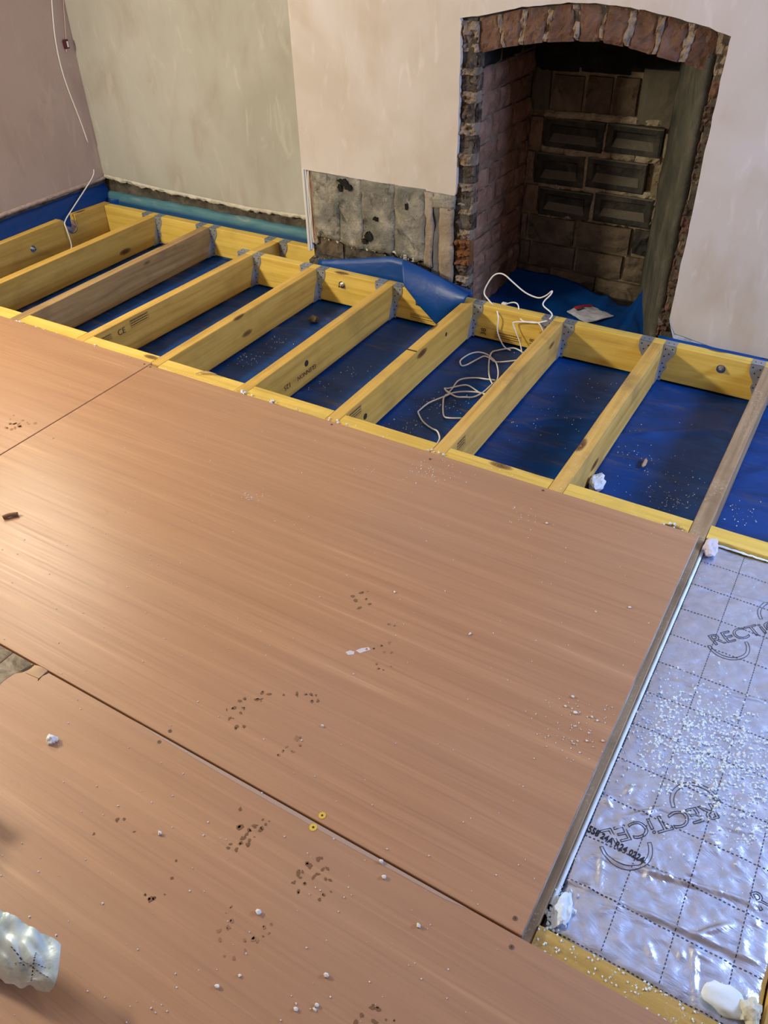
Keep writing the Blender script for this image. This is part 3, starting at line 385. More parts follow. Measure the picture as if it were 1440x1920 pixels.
DPM_CRUMBS = [(-1.851, 0.389, 0.0021), (-1.873, 0.436, 0.0025), (-1.766, 0.41, 0.0014), (-1.882, 0.399, 0.0017), (-1.855, 0.426, 0.0023), (-1.914, 0.407, 0.0022), (-1.921, 0.41, 0.0011), (-1.939, 0.408, 0.003), (-1.94, 0.458, 0.0026), (-1.911, 0.429, 0.0015), (-1.94, 0.343, 0.0018), (-1.941, 0.427, 0.0026), (-1.933, 0.423, 0.0021), (-1.884, 0.462, 0.0029), (-1.878, 0.442, 0.0022), (-1.912, 0.464, 0.0028), (-1.884, 0.435, 0.0029), (-1.799, 0.47, 0.0011), (-1.869, 0.391, 0.0018), (-1.943, 0.449, 0.0021), (-1.895, 0.489, 0.0012), (-1.843, 0.416, 0.0012), (-1.885, 0.401, 0.0012), (-1.916, 0.437, 0.003), (-1.88, 0.424, 0.0025), (-1.861, 0.403, 0.0018), (-1.865, 0.465, 0.0029), (-1.876, 0.366, 0.0025), (-1.933, 0.442, 0.0028), (-1.921, 0.44, 0.0011), (-1.846, 0.42, 0.0013), (-1.865, 0.483, 0.0012), (-1.916, 0.393, 0.0022), (-1.911, 0.37, 0.0021), (-1.871, 0.498, 0.0023), (-1.851, 0.614, 0.003), (-1.916, 0.637, 0.0025), (-1.803, 0.621, 0.0027), (-1.912, 0.57, 0.0018), (-1.871, 0.627, 0.0013), (-1.887, 0.631, 0.0025), (-1.923, 0.601, 0.0015), (-1.88, 0.604, 0.0028), (-1.879, 0.558, 0.0012), (-1.863, 0.605, 0.0024), (-1.855, 0.609, 0.0023), (-1.918, 0.619, 0.0026), (-1.861, 0.646, 0.0028), (-1.878, 0.617, 0.0014), (-1.922, 0.643, 0.0028), (-1.85, 0.551, 0.0026), (-1.887, 0.598, 0.0025), (-1.828, 0.624, 0.0015), (-1.924, 0.589, 0.001), (-1.869, 0.553, 0.002), (-1.06, 0.276, 0.0023), (-1.013, 0.377, 0.0026), (-1.055, 0.29, 0.0016), (-1.075, 0.241, 0.0014), (-1.06, 0.234, 0.0029), (-1.039, 0.34, 0.0024), (-1.121, 0.307, 0.0013), (-1.003, 0.315, 0.0021), (-1.117, 0.311, 0.0029), (-1.108, 0.227, 0.0023), (-0.962, 0.39, 0.0012), (-1.027, 0.288, 0.002), (-1.123, 0.2, 0.0026), (-1.056, 0.321, 0.0011), (-1.086, 0.278, 0.001), (-1.017, 0.337, 0.0019), (-1.012, 0.311, 0.001), (-1.057, 0.257, 0.0013), (-1.008, 0.241, 0.0025), (-1.12, 0.312, 0.0025), (-1.117, 0.309, 0.0017), (-1.098, 0.21, 0.0021), (-1.047, 0.274, 0.0025), (-1.051, 0.341, 0.0017), (-1.104, 0.342, 0.0011), (-1.028, 0.321, 0.0016), (-1.119, 0.275, 0.0015), (-1.128, 0.246, 0.0023), (-1.064, 0.312, 0.0024), (-1.028, 0.313, 0.0028), (-1.022, 0.26, 0.0024), (-1.052, 0.286, 0.0022), (-1.102, 0.397, 0.0019), (-0.988, 0.505, 0.0018), (-1.087, 0.428, 0.0014), (-0.986, 0.539, 0.0013), (-0.849, 0.516, 0.0023), (-1.063, 0.561, 0.003), (-1.056, 0.508, 0.0029), (-1.084, 0.475, 0.0014), (-1.027, 0.48, 0.002), (-1.123, 0.472, 0.0012), (-0.97, 0.472, 0.0026), (-1.056, 0.449, 0.0021), (-0.968, 0.517, 0.0019), (-1.062, 0.503, 0.0019), (-1.067, 0.472, 0.0025), (-1.075, 0.432, 0.0018), (-1.01, 0.466, 0.0029), (-0.987, 0.473, 0.0027), (-1.012, 0.449, 0.0027), (-1.058, 0.405, 0.0013), (-1.013, 0.478, 0.0015), (-1.035, 0.508, 0.0017), (-1.044, 0.47, 0.001), (-1.011, 0.477, 0.003), (-1.035, 0.449, 0.0014), (-1.01, 0.472, 0.0015), (-1.079, 0.457, 0.0013), (-1.006, 0.489, 0.0027), (-0.911, 0.428, 0.0025), (-0.976, 0.459, 0.0016), (-0.987, 0.456, 0.0027), (-1.029, 0.468, 0.0018), (-0.989, 0.424, 0.0023), (-0.974, 0.424, 0.0029), (-1.034, 0.429, 0.0016), (-1.518, 0.409, 0.0016), (-1.519, 0.407, 0.0016), (-1.521, 0.342, 0.0011), (-1.523, 0.406, 0.0017), (-1.486, 0.384, 0.0021), (-1.502, 0.351, 0.0011), (-1.49, 0.516, 0.003), (-1.51, 0.393, 0.0025), (-1.428, 0.326, 0.0028), (-1.403, 0.383, 0.0017), (-1.476, 0.407, 0.0027), (-1.508, 0.314, 0.002), (-1.529, 0.344, 0.0027), (-1.459, 0.356, 0.0022), (-1.458, 0.562, 0.0026), (-1.468, 0.551, 0.0011), (-1.429, 0.508, 0.002), (-1.462, 0.583, 0.001), (-1.474, 0.539, 0.0025), (-1.488, 0.567, 0.0019), (-1.469, 0.573, 0.0023), (-1.483, 0.453, 0.002), (-1.364, 0.538, 0.0013), (-1.479, 0.533, 0.0018), (-1.397, 0.575, 0.0029), (-1.442, 0.523, 0.003), (-1.409, 0.619, 0.0026), (-1.425, 0.53, 0.0017), (-1.442, 0.537, 0.0029), (-1.62, 0.694, 0.0026), (-1.624, 0.66, 0.0014), (-1.657, 0.699, 0.0024), (-1.635, 0.683, 0.0024), (-1.64, 0.644, 0.002), (-0.623, 0.522, 0.001), (-0.664, 0.626, 0.001), (-0.637, 0.6, 0.0014), (-0.443, 0.585, 0.0021), (-0.583, 0.781, 0.0028), (-0.435, 0.583, 0.0014), (-0.531, 0.608, 0.0021), (-0.55, 0.503, 0.0026), (-0.547, 0.766, 0.0017), (-0.615, 0.652, 0.0013), (-0.737, 0.523, 0.0014), (-0.446, 0.558, 0.0014), (-0.652, 0.389, 0.0016), (-0.522, 0.643, 0.0013), (-0.492, 0.558, 0.0023), (-0.723, 0.501, 0.0029), (-0.594, 0.618, 0.0023), (-0.644, 0.648, 0.0024), (-0.658, 0.543, 0.0015), (-0.858, 0.528, 0.0024), (-0.652, 0.562, 0.0027), (-0.523, 0.634, 0.0011), (-0.726, 0.496, 0.0029), (-0.602, 0.47, 0.0025), (-0.512, 0.809, 0.0023), (-0.566, 0.609, 0.0024), (-0.43, 0.235, 0.0012), (-0.211, 0.453, 0.0011), (-0.128, 0.589, 0.0013), (-0.193, 0.523, 0.0014), (-0.212, 0.504, 0.0022), (-0.442, 0.41, 0.0016), (-0.268, 0.323, 0.0014), (-0.216, 0.514, 0.0024), (-0.169, 0.454, 0.0012), (-0.309, 0.494, 0.0012), (-0.315, 0.656, 0.0016), (-0.241, 0.595, 0.0023), (-0.146, 0.466, 0.0013), (-0.266, 0.513, 0.0023), (-0.233, 0.227, 0.0022), (-0.313, 0.423, 0.001), (-0.452, 0.425, 0.0022), (-0.446, 0.403, 0.0026), (-0.132, 0.621, 0.0014), (-0.269, 0.282, 0.0016), (-0.284, 0.361, 0.0013), (-0.299, 0.22, 0.0019), (-0.158, 0.551, 0.0012), (-0.155, 0.335, 0.002), (-0.338, 0.529, 0.0015), (-0.3, 0.657, 0.0016), (-0.097, 0.32, 0.0024), (-0.268, 0.44, 0.0022), (-0.205, 0.433, 0.0027), (-0.215, 0.434, 0.0029), (-0.15, 0.566, 0.0027), (-0.2, 0.49, 0.0018), (-0.447, 0.409, 0.0025), (-0.432, 0.439, 0.0022), (-0.267, 0.527, 0.0014), (-0.193, 0.785, 0.0023), (-0.227, 0.528, 0.0024), (-0.193, 0.318, 0.001), (-0.112, 0.353, 0.0021), (-0.036, 0.423, 0.0016), (-0.142, 0.367, 0.0025), (-0.285, 0.359, 0.0011), (-0.174, 0.357, 0.0027), (-0.036, 0.42, 0.0024), (-0.025, 0.464, 0.0016), (-0.053, 0.308, 0.0015), (-0.077, 0.506, 0.0019), (-0.027, 0.366, 0.0012), (-0.059, 0.364, 0.0028), (-0.176, 0.347, 0.0027), (-0.04, 0.374, 0.0016), (-0.085, 0.465, 0.0015), (-0.109, 0.418, 0.0029), (-0.088, 0.318, 0.0026), (-0.069, 0.327, 0.0017), (-0.051, 0.372, 0.0012), (-0.132, 0.41, 0.0011), (-0.2, 0.415, 0.0025), (-0.163, 0.341, 0.0015), (-0.126, 0.348, 0.002), (-0.217, 0.282, 0.0017), (-0.157, 0.3, 0.0018), (-0.163, 0.384, 0.0017), (-0.081, 0.332, 0.0014), (-0.068, 0.425, 0.0024), (-0.294, 0.191, 0.0024), (-0.146, 0.37, 0.0029), (-0.079, 0.386, 0.0018), (-0.125, 0.451, 0.0024), (-0.111, 0.478, 0.0025), (-0.066, 0.474, 0.0024), (-0.103, 0.332, 0.0029), (-0.108, 0.335, 0.0015), (-0.05, 0.362, 0.0021), (-0.097, 0.413, 0.0011), (-0.076, 0.316, 0.0018), (-0.097, 0.371, 0.0025), (-0.176, 0.321, 0.0016), (-0.111, 0.305, 0.0012), (-0.233, 0.291, 0.0021), (-0.042, 0.372, 0.0012), (-0.044, 0.476, 0.0029), (-0.236, 0.18, 0.0025), (-0.149, 0.448, 0.0022), (-0.047, 0.331, 0.0023), (-0.074, 0.228, 0.0024), (-0.134, 0.289, 0.0013), (-0.072, 0.313, 0.002), (-0.072, 0.29, 0.0012), (-0.151, 0.275, 0.0019), (-0.16, 0.299, 0.0023), (-0.052, 0.357, 0.0015), (-0.04, 0.295, 0.0027), (-0.057, 0.31, 0.0011), (-0.098, 0.275, 0.0015), (-0.1, 0.257, 0.0016), (-0.101, 0.282, 0.0024), (-0.076, 0.327, 0.0022), (-0.103, 0.271, 0.0027), (-0.042, 0.389, 0.0019), (-0.068, 0.31, 0.0022), (-0.035, 0.315, 0.0013), (-0.123, 0.189, 0.0023), (-0.038, 0.381, 0.0023), (-0.104, 0.239, 0.0012), (-0.059, 0.312, 0.0016), (-0.105, 0.303, 0.0021), (-0.021, 0.325, 0.0012), (-0.038, 0.297, 0.0017), (-0.079, 0.279, 0.003), (-0.075, 0.31, 0.0023), (-0.08, 0.294, 0.0016), (-0.085, 0.258, 0.0015), (-0.104, 0.295, 0.0019), (-0.072, 0.304, 0.0015), (-0.115, 0.284, 0.0029), (-0.044, 0.294, 0.0019), (-0.109, 0.317, 0.003), (-0.095, 0.225, 0.0018), (-0.117, 0.254, 0.0017), (-0.045, 0.325, 0.0022), (-0.068, 0.278, 0.0016), (-0.118, 0.347, 0.0017), (-0.076, 0.285, 0.0012), (-0.08, 0.239, 0.0029), (-0.038, 0.306, 0.0011), (-0.64, 0.517, 0.0015), (-0.485, 0.719, 0.001), (-0.65, 0.518, 0.0027), (-0.454, 0.497, 0.0028), (-0.324, 0.792, 0.0011), (-0.504, 0.565, 0.0023), (-0.555, 0.604, 0.0013), (-0.688, 0.388, 0.0014), (-0.527, 0.586, 0.0028), (-0.656, 0.564, 0.0025), (-0.559, 0.614, 0.002), (-0.66, 0.741, 0.0024), (-0.637, 0.505, 0.0026), (-0.151, 0.794, 0.002), (-0.332, 0.644, 0.0026), (-0.699, 0.481, 0.0024), (-0.489, 0.701, 0.0016), (-0.309, 0.706, 0.0025), (-0.433, 0.737, 0.0026), (-0.494, 0.429, 0.002), (-0.512, 0.628, 0.0025), (-0.43, 0.631, 0.0018), (0.153, 0.445, 0.0028), (0.112, 0.304, 0.003), (0.204, 0.385, 0.0023), (0.205, 0.396, 0.0022), (0.08, 0.382, 0.0024), (0.085, 0.356, 0.0028), (0.101, 0.374, 0.0017), (0.075, 0.373, 0.0029), (0.116, 0.362, 0.001), (0.114, 0.283, 0.0014), (0.074, 0.294, 0.0029), (0.124, 0.324, 0.0018), (0.102, 0.312, 0.0028), (0.078, 0.381, 0.0013), (0.141, 0.395, 0.0027), (0.095, 0.324, 0.0019), (0.135, 0.378, 0.0025), (0.161, 0.332, 0.0025), (0.158, 0.339, 0.0015), (0.136, 0.309, 0.0019), (0.141, 0.375, 0.0026), (0.089, 0.387, 0.0011), (0.101, 0.344, 0.0015), (0.073, 0.293, 0.0028), (0.134, 0.297, 0.0027), (0.146, 0.354, 0.0012), (0.113, 0.279, 0.0029), (0.094, 0.418, 0.0025), (0.133, 0.348, 0.0016), (0.092, 0.37, 0.0018), (0.102, 0.307, 0.0024), (0.128, 0.383, 0.0014), (-0.9, 0.541, 0.002), (-0.837, 0.564, 0.0027), (-0.979, 0.534, 0.0024), (-0.962, 0.49, 0.0028), (-0.923, 0.54, 0.0029), (-0.865, 0.571, 0.0028), (-0.955, 0.59, 0.0029), (-0.838, 0.485, 0.0011), (-0.938, 0.547, 0.0022), (-0.928, 0.604, 0.0021), (-0.937, 0.472, 0.0021), (-0.85, 0.498, 0.0016), (-0.992, 0.535, 0.0011), (-0.919, 0.606, 0.002), (-0.871, 0.557, 0.0028), (-1.086, 0.483, 0.0019), (-0.909, 0.643, 0.0019), (-0.863, 0.498, 0.0016), (-0.935, 0.57, 0.0023), (-0.882, 0.59, 0.0027), (-0.919, 0.462, 0.0022), (-1.032, 0.432, 0.0026), (-0.947, 0.515, 0.0015), (-0.937, 1.003, 0.0022), (-0.84, 0.996, 0.0025), (-0.84, 1.018, 0.0027), (-0.498, 0.935, 0.0022), (-0.555, 0.775, 0.0018), (-0.501, 0.884, 0.0015), (-0.584, 0.937, 0.0027), (-0.571, 0.669, 0.0019), (-0.546, 0.916, 0.0021), (-0.555, 0.878, 0.0026), (-0.481, 0.95, 0.0024), (-0.638, 0.811, 0.0017), (-0.702, 0.636, 0.0016), (-0.578, 0.895, 0.0023), (-0.498, 0.949, 0.0011), (-0.683, 0.972, 0.0015), (-0.506, 0.816, 0.0026), (-0.28, 0.528, 0.003), (-0.328, 0.495, 0.0029), (-0.281, 0.573, 0.0021), (-0.299, 0.471, 0.0011), (-0.335, 0.531, 0.0016), (-0.293, 0.509, 0.0015), (-0.314, 0.503, 0.0018), (-0.316, 0.542, 0.0024), (-0.246, 0.498, 0.0022), (-0.294, 0.496, 0.003)]
# ------------------------------------------------------------------ the room shell
def lerp_tab(tab, x):
    if x <= tab[0][0]: return tab[0][1]
    for (a, b), (c, d) in zip(tab, tab[1:]):
        if x <= c: return b + (d - b) * (x - a) / (c - a)
    return tab[-1][1]
floor = obj('floor', box(-3.9, 2.9, -3.5, 2.2, -0.40, -0.20), 'concrete', kind='structure')
obj('ceiling', box(-3.9, 2.9, -3.5, 2.2, 2.45, 2.60), plain('ceiling_white', (0.72, 0.72, 0.74), 0.9), kind='structure')
obj('wall_front', box(-3.9, 2.9, -3.6, -3.4, -0.3, 2.6), 'plaster_left', kind='structure')
wr = struct('wall_right')
for b in [(-3.5, 0.05, -0.3, 2.6), (0.95, 2.2, -0.3, 2.6), (0.05, 0.95, -0.3, 0.95), (0.05, 0.95, 1.85, 2.6)]:
    obj('wall_panel', box(2.0, 2.2, b[0], b[1], b[2], b[3]), 'plaster_left', wr)
w1 = struct('window_1')
for b in [(0.05, 0.09, 0.95, 1.85), (0.91, 0.95, 0.95, 1.85), (0.05, 0.95, 0.95, 0.99), (0.05, 0.95, 1.81, 1.85), (0.485, 0.515, 0.99, 1.81)]:
    obj('window_frame', box(2.06, 2.12, *b, 0.004), 'white_plaster', w1)
# left wall: dark masonry, plaster stopping short of the floor
wl = struct('wall_left')
obj('masonry', box(-3.85, -3.622, -3.5, 1.6, -0.3, 2.5), 'masonry_dark', wl)
def plaster_sheet(axis, fixed, t, a0, a1, z1, low, n, seed):
    pts = []
    for i in range(n + 1):
        a = a0 + (a1 - a0) * i / n
        z = lerp_tab(low, a) + 0.006 * noise.noise(Vector((a * 9, seed, 0))) + 0.004 * noise.noise(Vector((a * 31, seed, 4)))
        pts.append((fixed, a, z) if axis == 'X' else (a, fixed, z))
    pts += [(fixed, a1, z1), (fixed, a0, z1)] if axis == 'X' else [(a1, fixed, z1), (a0, fixed, z1)]
    return poly_prism(pts, (-t, 0, 0) if axis == 'X' else (0, t, 0))
obj('plaster', plaster_sheet('X', -3.60, 0.022, -3.45, 1.345, 2.46, [(-3.4, .12), (.63, .118), (.97, .107), (1.34, .112)], 120, 1), 'plaster_left', wl)
# curled lower lip of plaster along the left wall
obj('plaster_lip', grid(90, 3, lambda u, v: Vector((-3.598 + 0.012 * math.sin(v * PI) + 0.004 * noise.noise(Vector((u * 60, v, 1))), 0.45 + 0.885 * u, 0.110 + 0.022 * v + 0.004 * noise.noise(Vector((u * 40, 0, 7)))))), rough('plaster_lip', [(0.34, 0.25, 0.20), (0.42, 0.31, 0.26), (0.46, 0.35, 0.29)], 20, 0.5, da=0.5, dark=(0.14, 0.10, 0.08)), wl, True)
wb = struct('wall_back')
obj('masonry', box(-3.85, -2.0, 1.362, 1.6, -0.3, 2.5), 'masonry_dark', wb)
obj('plaster', plaster_sheet('Y', 1.342, 0.020, -3.6, -2.06, 2.46, [(-3.6, .124), (-3.54, .120), (-3.18, .105), (-2.8, .097), (-2.56, .092), (-2.39, .102), (-2.21, .104)], 110, 3), 'plaster_grey_green', wb)
def torn(u, v):
    x = -3.59 + 1.50 * u; z = lerp_tab([(-3.6, .124), (-3.18, .105), (-2.8, .097), (-2.56, .092), (-2.2, .104)], x)
    rag = 0.012 * noise.noise(Vector((x * 14, 0, 2))) + 0.010 * noise.noise(Vector((x * 37, 0, 5)))
    return Vector((x, 1.338 - 0.006 * math.sin(v * PI) + 0.004 * noise.noise(Vector((x * 30, v * 2, 1))), z - 0.002 + rag * (1 - v) + v * 0.020))
obj('torn_plaster_edge', grid(150, 3, torn), rough('torn_white', [(0.46, 0.42, 0.32), (0.62, 0.58, 0.48), (0.72, 0.69, 0.60)], 18, 0.6, da=0.25, dark=(0.25, 0.2, 0.12)), wb, False)
# chimney breast
wc = struct('wall_chimney_breast')
arch_out = [(-1.325, 1.014), (-1.239, 1.025), (-1.083, 1.057), (-0.91, 1.077), (-0.814, 1.078), (-0.69, 1.07), (-0.559, 1.05), (-0.447, 1.028), (-0.369, 1.005)]
arch_in = [(-1.255, .901), (-1.151, .929), (-1.055, .945), (-.961, .959), (-.805, .966), (-.707, .955), (-.61, .937), (-.516, .92), (-.405, .894)]
loop = [(-2.090, 2.46), (-2.090, .396)]
loop += [(x, lerp_tab([(-2.07, .396), (-1.322, .386)], x) + 0.002 * noise.noise(Vector((x * 40, 0, 0)))) for x in [-2.085 + 0.763 * i / 24 for i in range(25)]]
def jam(x, z): return (x + 0.004 * noise.noise(Vector((z * 17, x, 3))), z)
loop += [jam(-1.316, .40 + .6 * i / 16) for i in range(17)]
loop += [(x, lerp_tab(arch_out, x) + 0.003 * noise.noise(Vector((x * 30, 0, 8)))) for x in [-1.322 + .95 * i / 40 for i in range(41)]]
loop += [jam(-0.375, 0.99 - .93 * i / 26) for i in range(27)]
loop += [(-.368, .03), (-.350, .005), (-.344, -.005), (-.30, -.010), (-.24, -.020), (-.166, -.030), (-.08, -.026), (.01, -.026), (.4, -.03), (1.0, -.03), (2.02, -.03), (2.02, 2.46)]
obj('plaster', poly_prism([(x, 1.170, z) for x, z in loop], (0, 0.020, 0)), 'plaster_pink', wc)
obj('plaster', box(-2.090, -2.0745, 1.1905, 1.40, .396, 2.46), 'plaster_pink', wc)
# broken white base coat showing at the right foot
obj('base_coat', poly_prism([(-.376, 1.168, .055), (-.362, 1.168, .02), (-.345, 1.168, -.008), (-.30, 1.168, -.014), (-.24, 1.168, -.024), (-.166, 1.168, -.036), (.01, 1.168, -.036), (.3, 1.168, -.036), (.3, 1.168, -.052), (-.16, 1.168, -.050), (-.27, 1.168, -.045), (-.335, 1.168, -.045), (-.352, 1.168, -.01), (-.368, 1.168, .03)], (0, .018, 0)), rough('base_coat', [(0.42, 0.46, 0.47), (0.55, 0.60, 0.62), (0.66, 0.70, 0.72)], 25, 0.6, da=0.3, dark=(0.1, 0.12, 0.12)), wc)
for b in [(-2.073, -1.263, 1.195, 2.0, -.3, 2.45), (-.400, 2.6, 1.192, 1.45, -.3, 2.45), (-.40, -.10, 1.4, 2.0, -.3, 1.3), (-1.263, -.40, 1.195, 1.30, 1.02, 2.45), (-1.263, -.40, 1.786, 2.0, -.3, 1.3), (-1.263, -.40, 1.30, 2.0, 1.06, 1.3)]:
    obj('masonry', box(*b), 'masonry_dark' if b[5] > 2 else 'soot', wc)
# the hacked-off patch left of the fireplace
obj('corner_bead', box(-2.091, -2.078, 1.168, 1.192, .022, .398, .002), 'white_bead', wc)
obj('corner_bead', box(-2.0765, -2.071, 1.174, 1.192, .030, .396, .001), 'white_plaster', wc)
for x0, x1, y in [(-2.070, -2.058, 1.174), (-2.058, -2.047, 1.180), (-2.047, -2.036, 1.176)]:
    obj('plaster_edge', frontblock(x0, x1, y, .05 + .02 * random.random(), .393, .025, nu=2, nv=10, amp=.004, seed=x0 * 50), 'plaster_edge' if x0 > -2.06 else 'white_bead', wc)
def slab(x0, x1, z0, z1, y, seed, nu=7, nv=14, rag=.014, ragt=0.002, bot=None):
    def f(u, v):
        zb = (lerp_tab(bot, x0 + (x1 - x0) * u) if bot else z0) + rag * noise.noise(Vector(((x0 + u * (x1 - x0)) * 45, seed, 0)))
        zt = z1 + ragt * noise.noise(Vector((u * 5, seed, 3)))
        x = x0 + (x1 - x0) * u + 0.010 * noise.noise(Vector((v * 4.5, seed + 5 + u * .3, 1))) * (1 if u in (0, 1) else .5)
        return Vector((x, y + 0.006 * noise.noise(Vector((x * 14, v * 3.2, seed))) + .006 * noise.noise(Vector((x * 50, v * 14, seed))) + (0.003 if u in (0, 1) else 0), zb + (zt - zb) * v))
    return thick(grid(nu, nv, f), 0.016)
bot = [(-2.04, .105), (-1.9, .100), (-1.83, .082), (-1.60, .088), (-1.45, .080), (-1.33, .078)]
for k, (x0, x1, m) in enumerate([(-2.034, -1.894, 'render_grey'), (-1.893, -1.776, 'render_grey'), (-1.774, -1.609, 'render_grey'), (-1.607, -1.457, 'render_grey'), (-1.455, -1.424, 'render_tan'), (-1.421, -1.390, 'render_blue_grey'), (-1.386, -1.322, 'render_tan')]):
    obj('render_patch', slab(x0, x1, 0, .392 if k < 4 else (.386 if k == 4 else .33), 1.182 if k != 5 else 1.190, k + 2.0, nu=7 if k < 4 else 4, bot=bot if k < 4 else [(-1.5, .07 - .05 * (k > 4)), (-1.3, .06 - .05 * (k > 4))]), m, wc, True)
obj('render_patch', slab(-1.424, -1.322, .325, .386, 1.184, 23.0, nu=5, nv=4), 'render_grey', wc, True)
bm = bmesh.new(); rr = random.Random(15)
for k in range(46):
    x = -2.02 + .52 * rr.random() ** .8; lump(bm, (x, 1.172 + .004 * rr.random(), lerp_tab(bot, x) - .004 + rr.gauss(0, .005)), rr.uniform(.005, .013), rr)
obj('torn_render', bm, 'torn_white', wc, kind='stuff')
for k, (x0, x1, z0, z1) in enumerate([(-2.03, -1.90, .012, .095), (-1.89, -1.74, .008, .090), (-1.73, -1.56, .006, .084), (-1.55, -1.43, .000, .076), (-1.42, -1.33, -.02, .05), (-2.05, -1.96, -.085, .003), (-1.95, -1.75, -.09, -.002), (-1.74, -1.54, -.09, -.004), (-1.53, -1.33, -.10, -.012)]):
    obj('brick', frontblock(x0, x1, 1.180 + .006 * (k % 3), z0, z1, .03, nu=5, nv=3, amp=.010, seed=k * 3.3), 'masonry_dark' if k % 2 else 'brick_brown', wc)
bm = bmesh.new(); rr = random.Random(5)
for k in range(70): lump(bm, (rr.uniform(-2.06, -1.78), rr.uniform(1.150, 1.178), lerp_tab([(-2.06, .0), (-1.78, -.03)], -1.9)+ rr.uniform(-.01, .012)), rr.uniform(.003, .011), rr)
obj('rubble', bm, 'rubble', wc, kind='stuff')
for k, (cx, cz, rx, rz) in enumerate([(-1.865, .372, .030, .018), (-1.835, .352, .022, .016), (-1.885, .345, .012, .020), (-1.742, .150, .022, .026), (-1.765, .125, .016, .012), (-1.70, .235, .018, .010), (-1.545, .31, .008, .018)]):
    rr = random.Random(k + 50); obj('chipped_hole', poly_prism([(cx + rx * rr.uniform(.45, 1.15) * math.cos(a), 1.160 - .0005 * k, cz + rz * rr.uniform(.45, 1.15) * math.sin(a)) for a in [2 * PI * q / 13 for q in range(13)]], (0, .022, 0)), 'soot', wc)
obj('brick_foot', frontblock(-2.075, -1.72, 1.135, -.15, -.004, .06, nu=10, nv=4, amp=.012, seed=4), 'masonry_dark', wc)
# ------------------------------------------------------------------ fireplace
fp = thing('fireplace', (-0.83, 1.40, -0.15), 'open brick fireplace recess with a low arch, stripped back to sooty bricks', 'fireplace')
arch = obj('arch', poly_prism([(x, 1.203, lerp_tab(arch_out, x)) for x in [-1.325 + .955 * i / 30 for i in range(31)]] + [(x, 1.203, lerp_tab(arch_in, x) + .004) for x in [-.385 - .87 * i / 30 for i in range(31)]], (0, .10, 0)), 'mortar_arch', fp)
ao = [-1.255, -1.175, -1.08, -.98, -.895, -.793, -.694, -.60, -.50, -.405]; ai = [-1.25, -1.155, -1.085, -1.00, -.885, -.797, -.709, -.609, -.513, -.418]
for i in range(9):
    g = 0.007 + 0.006 * random.random(); o0, o1, i0, i1 = ao[i] + g, ao[i + 1] - g, ai[i] + g * .7, ai[i + 1] - g * .7
    y = 1.185 + .008 * random.random()
    fr = [(i0, y, lerp_tab(arch_in, i0) - .003), (i1, y, lerp_tab(arch_in, i1) - .003), (o1, y, lerp_tab(arch_out, o1) - .004), (o0, y, lerp_tab(arch_out, o0) - .004)]
    obj('brick', hexa(fr + [(a, 1.30, c) for a, b, c in fr], nu=7, nv=8, amp=.009, seed=i * 2.7), 'brick_arch', arch)
    if i < 8:
        e = [(i1 - .004, 1.190, lerp_tab(arch_in, i1)), (i1 + 2 * g * .7 + .006, 1.190, lerp_tab(arch_in, i1)), (o1 + 2 * g + .004, 1.190, lerp_tab(arch_out, o1) - .006), (o1 - .004, 1.190, lerp_tab(arch_out, o1) - .006)]
        obj('mortar_joint', hexa(e + [(a, 1.25, c) for a, b_, c in e], nu=4, nv=9, amp=.020, seed=i * 5.1 + 2), 'mortar_arch', arch)
jl = obj('left_jamb', box(-1.318, -1.262, 1.198, 1.26, -.16, 1.0), 'mortar_jamb', fp)
z = -.15; k = 0
while z < .99:
    h = random.uniform(.05, .085) if k % 2 == 0 else random.uniform(.025, .05); m = ('mortar_jamb' if k % 2 else 'brick_broken')
    if .08 < z < .20: m = 'brick_rust'
    if z > .86: m = 'mortar_arch'
    d = .002 if m != 'brick_broken' else .012
    obj('brick', frontblock(-1.318 + .004 * random.random(), -1.254 + .004 * random.random(), 1.184 + d, z, min(z + h, 1.005), 0.05, nu=8, nv=9, amp=.026, seed=k * 1.9), m, jl); z += h - .002; k += 1
jr = obj('right_jamb', box(-.405, -.374, 1.198, 1.26, -.16, .99), 'mortar_jamb', fp)
z = -.15; k = 0
while z < .97:
    h = random.uniform(.05, .10); m = ('brick_arch' if k % 2 else 'brick_broken')
    if z > .82: m = 'render_tan'
    obj('brick', frontblock(-.412 - (.012 if z < .05 else 0) + .006 * random.random(), -.374, 1.184 + .006 * (k % 2), z, min(z + h, .992), .05, nu=6, nv=10, amp=.024, seed=k * 2.3 + 40), m, jr); z += h - .002; k += 1
lc = obj('left_cheek', box(-1.30, -1.2625, 1.24, 1.80, -.2, 1.06), 'mortar_cheek', fp)
z = -.16; row = 0
while z < .93:
    h = .083; y = 1.212 + (0 if row % 2 else -.06); n = 0
    while y < 1.77:
        l = .205 if (row % 3) else (.10 if n % 2 else .205)
        y0, y1 = max(y, 1.212), min(y + l, 1.772)
        if y1 - y0 > .03:
            x = -1.254 + .004 * random.random(); y0 += random.uniform(0, .012); z_ = z; h = .083 + random.uniform(-.006, .007)
            c = [(x, y0, z), (x, y1, z), (x, y1, z + h), (x, y0, z + h)]
            obj('brick', hexa(c + [(-1.27, b, c3) for a, b, c3 in c], nu=6, nv=4, amp=.010, seed=row * 7 + n), 'brick_cheek' if z < .80 else 'soot', lc)
        y += l + .010; n += 1
    z += h + .009; row += 1
rc = obj('right_cheek', thick(grid(14, 40, lambda u, v: Vector((-.408 - .212 * u + .006 * noise.noise(Vector((u * 3, v * 9, 2))), 1.20 + .58 * u + .006 * noise.noise(Vector((u * 5, v * 14, 5))), -.2 + 1.15 * v))), .03), 'render_cheek', fp, True)
bw = obj('back_wall', box(-1.27, -.56, 1.784, 1.80, -.2, 1.06), 'mortar_back', fp)
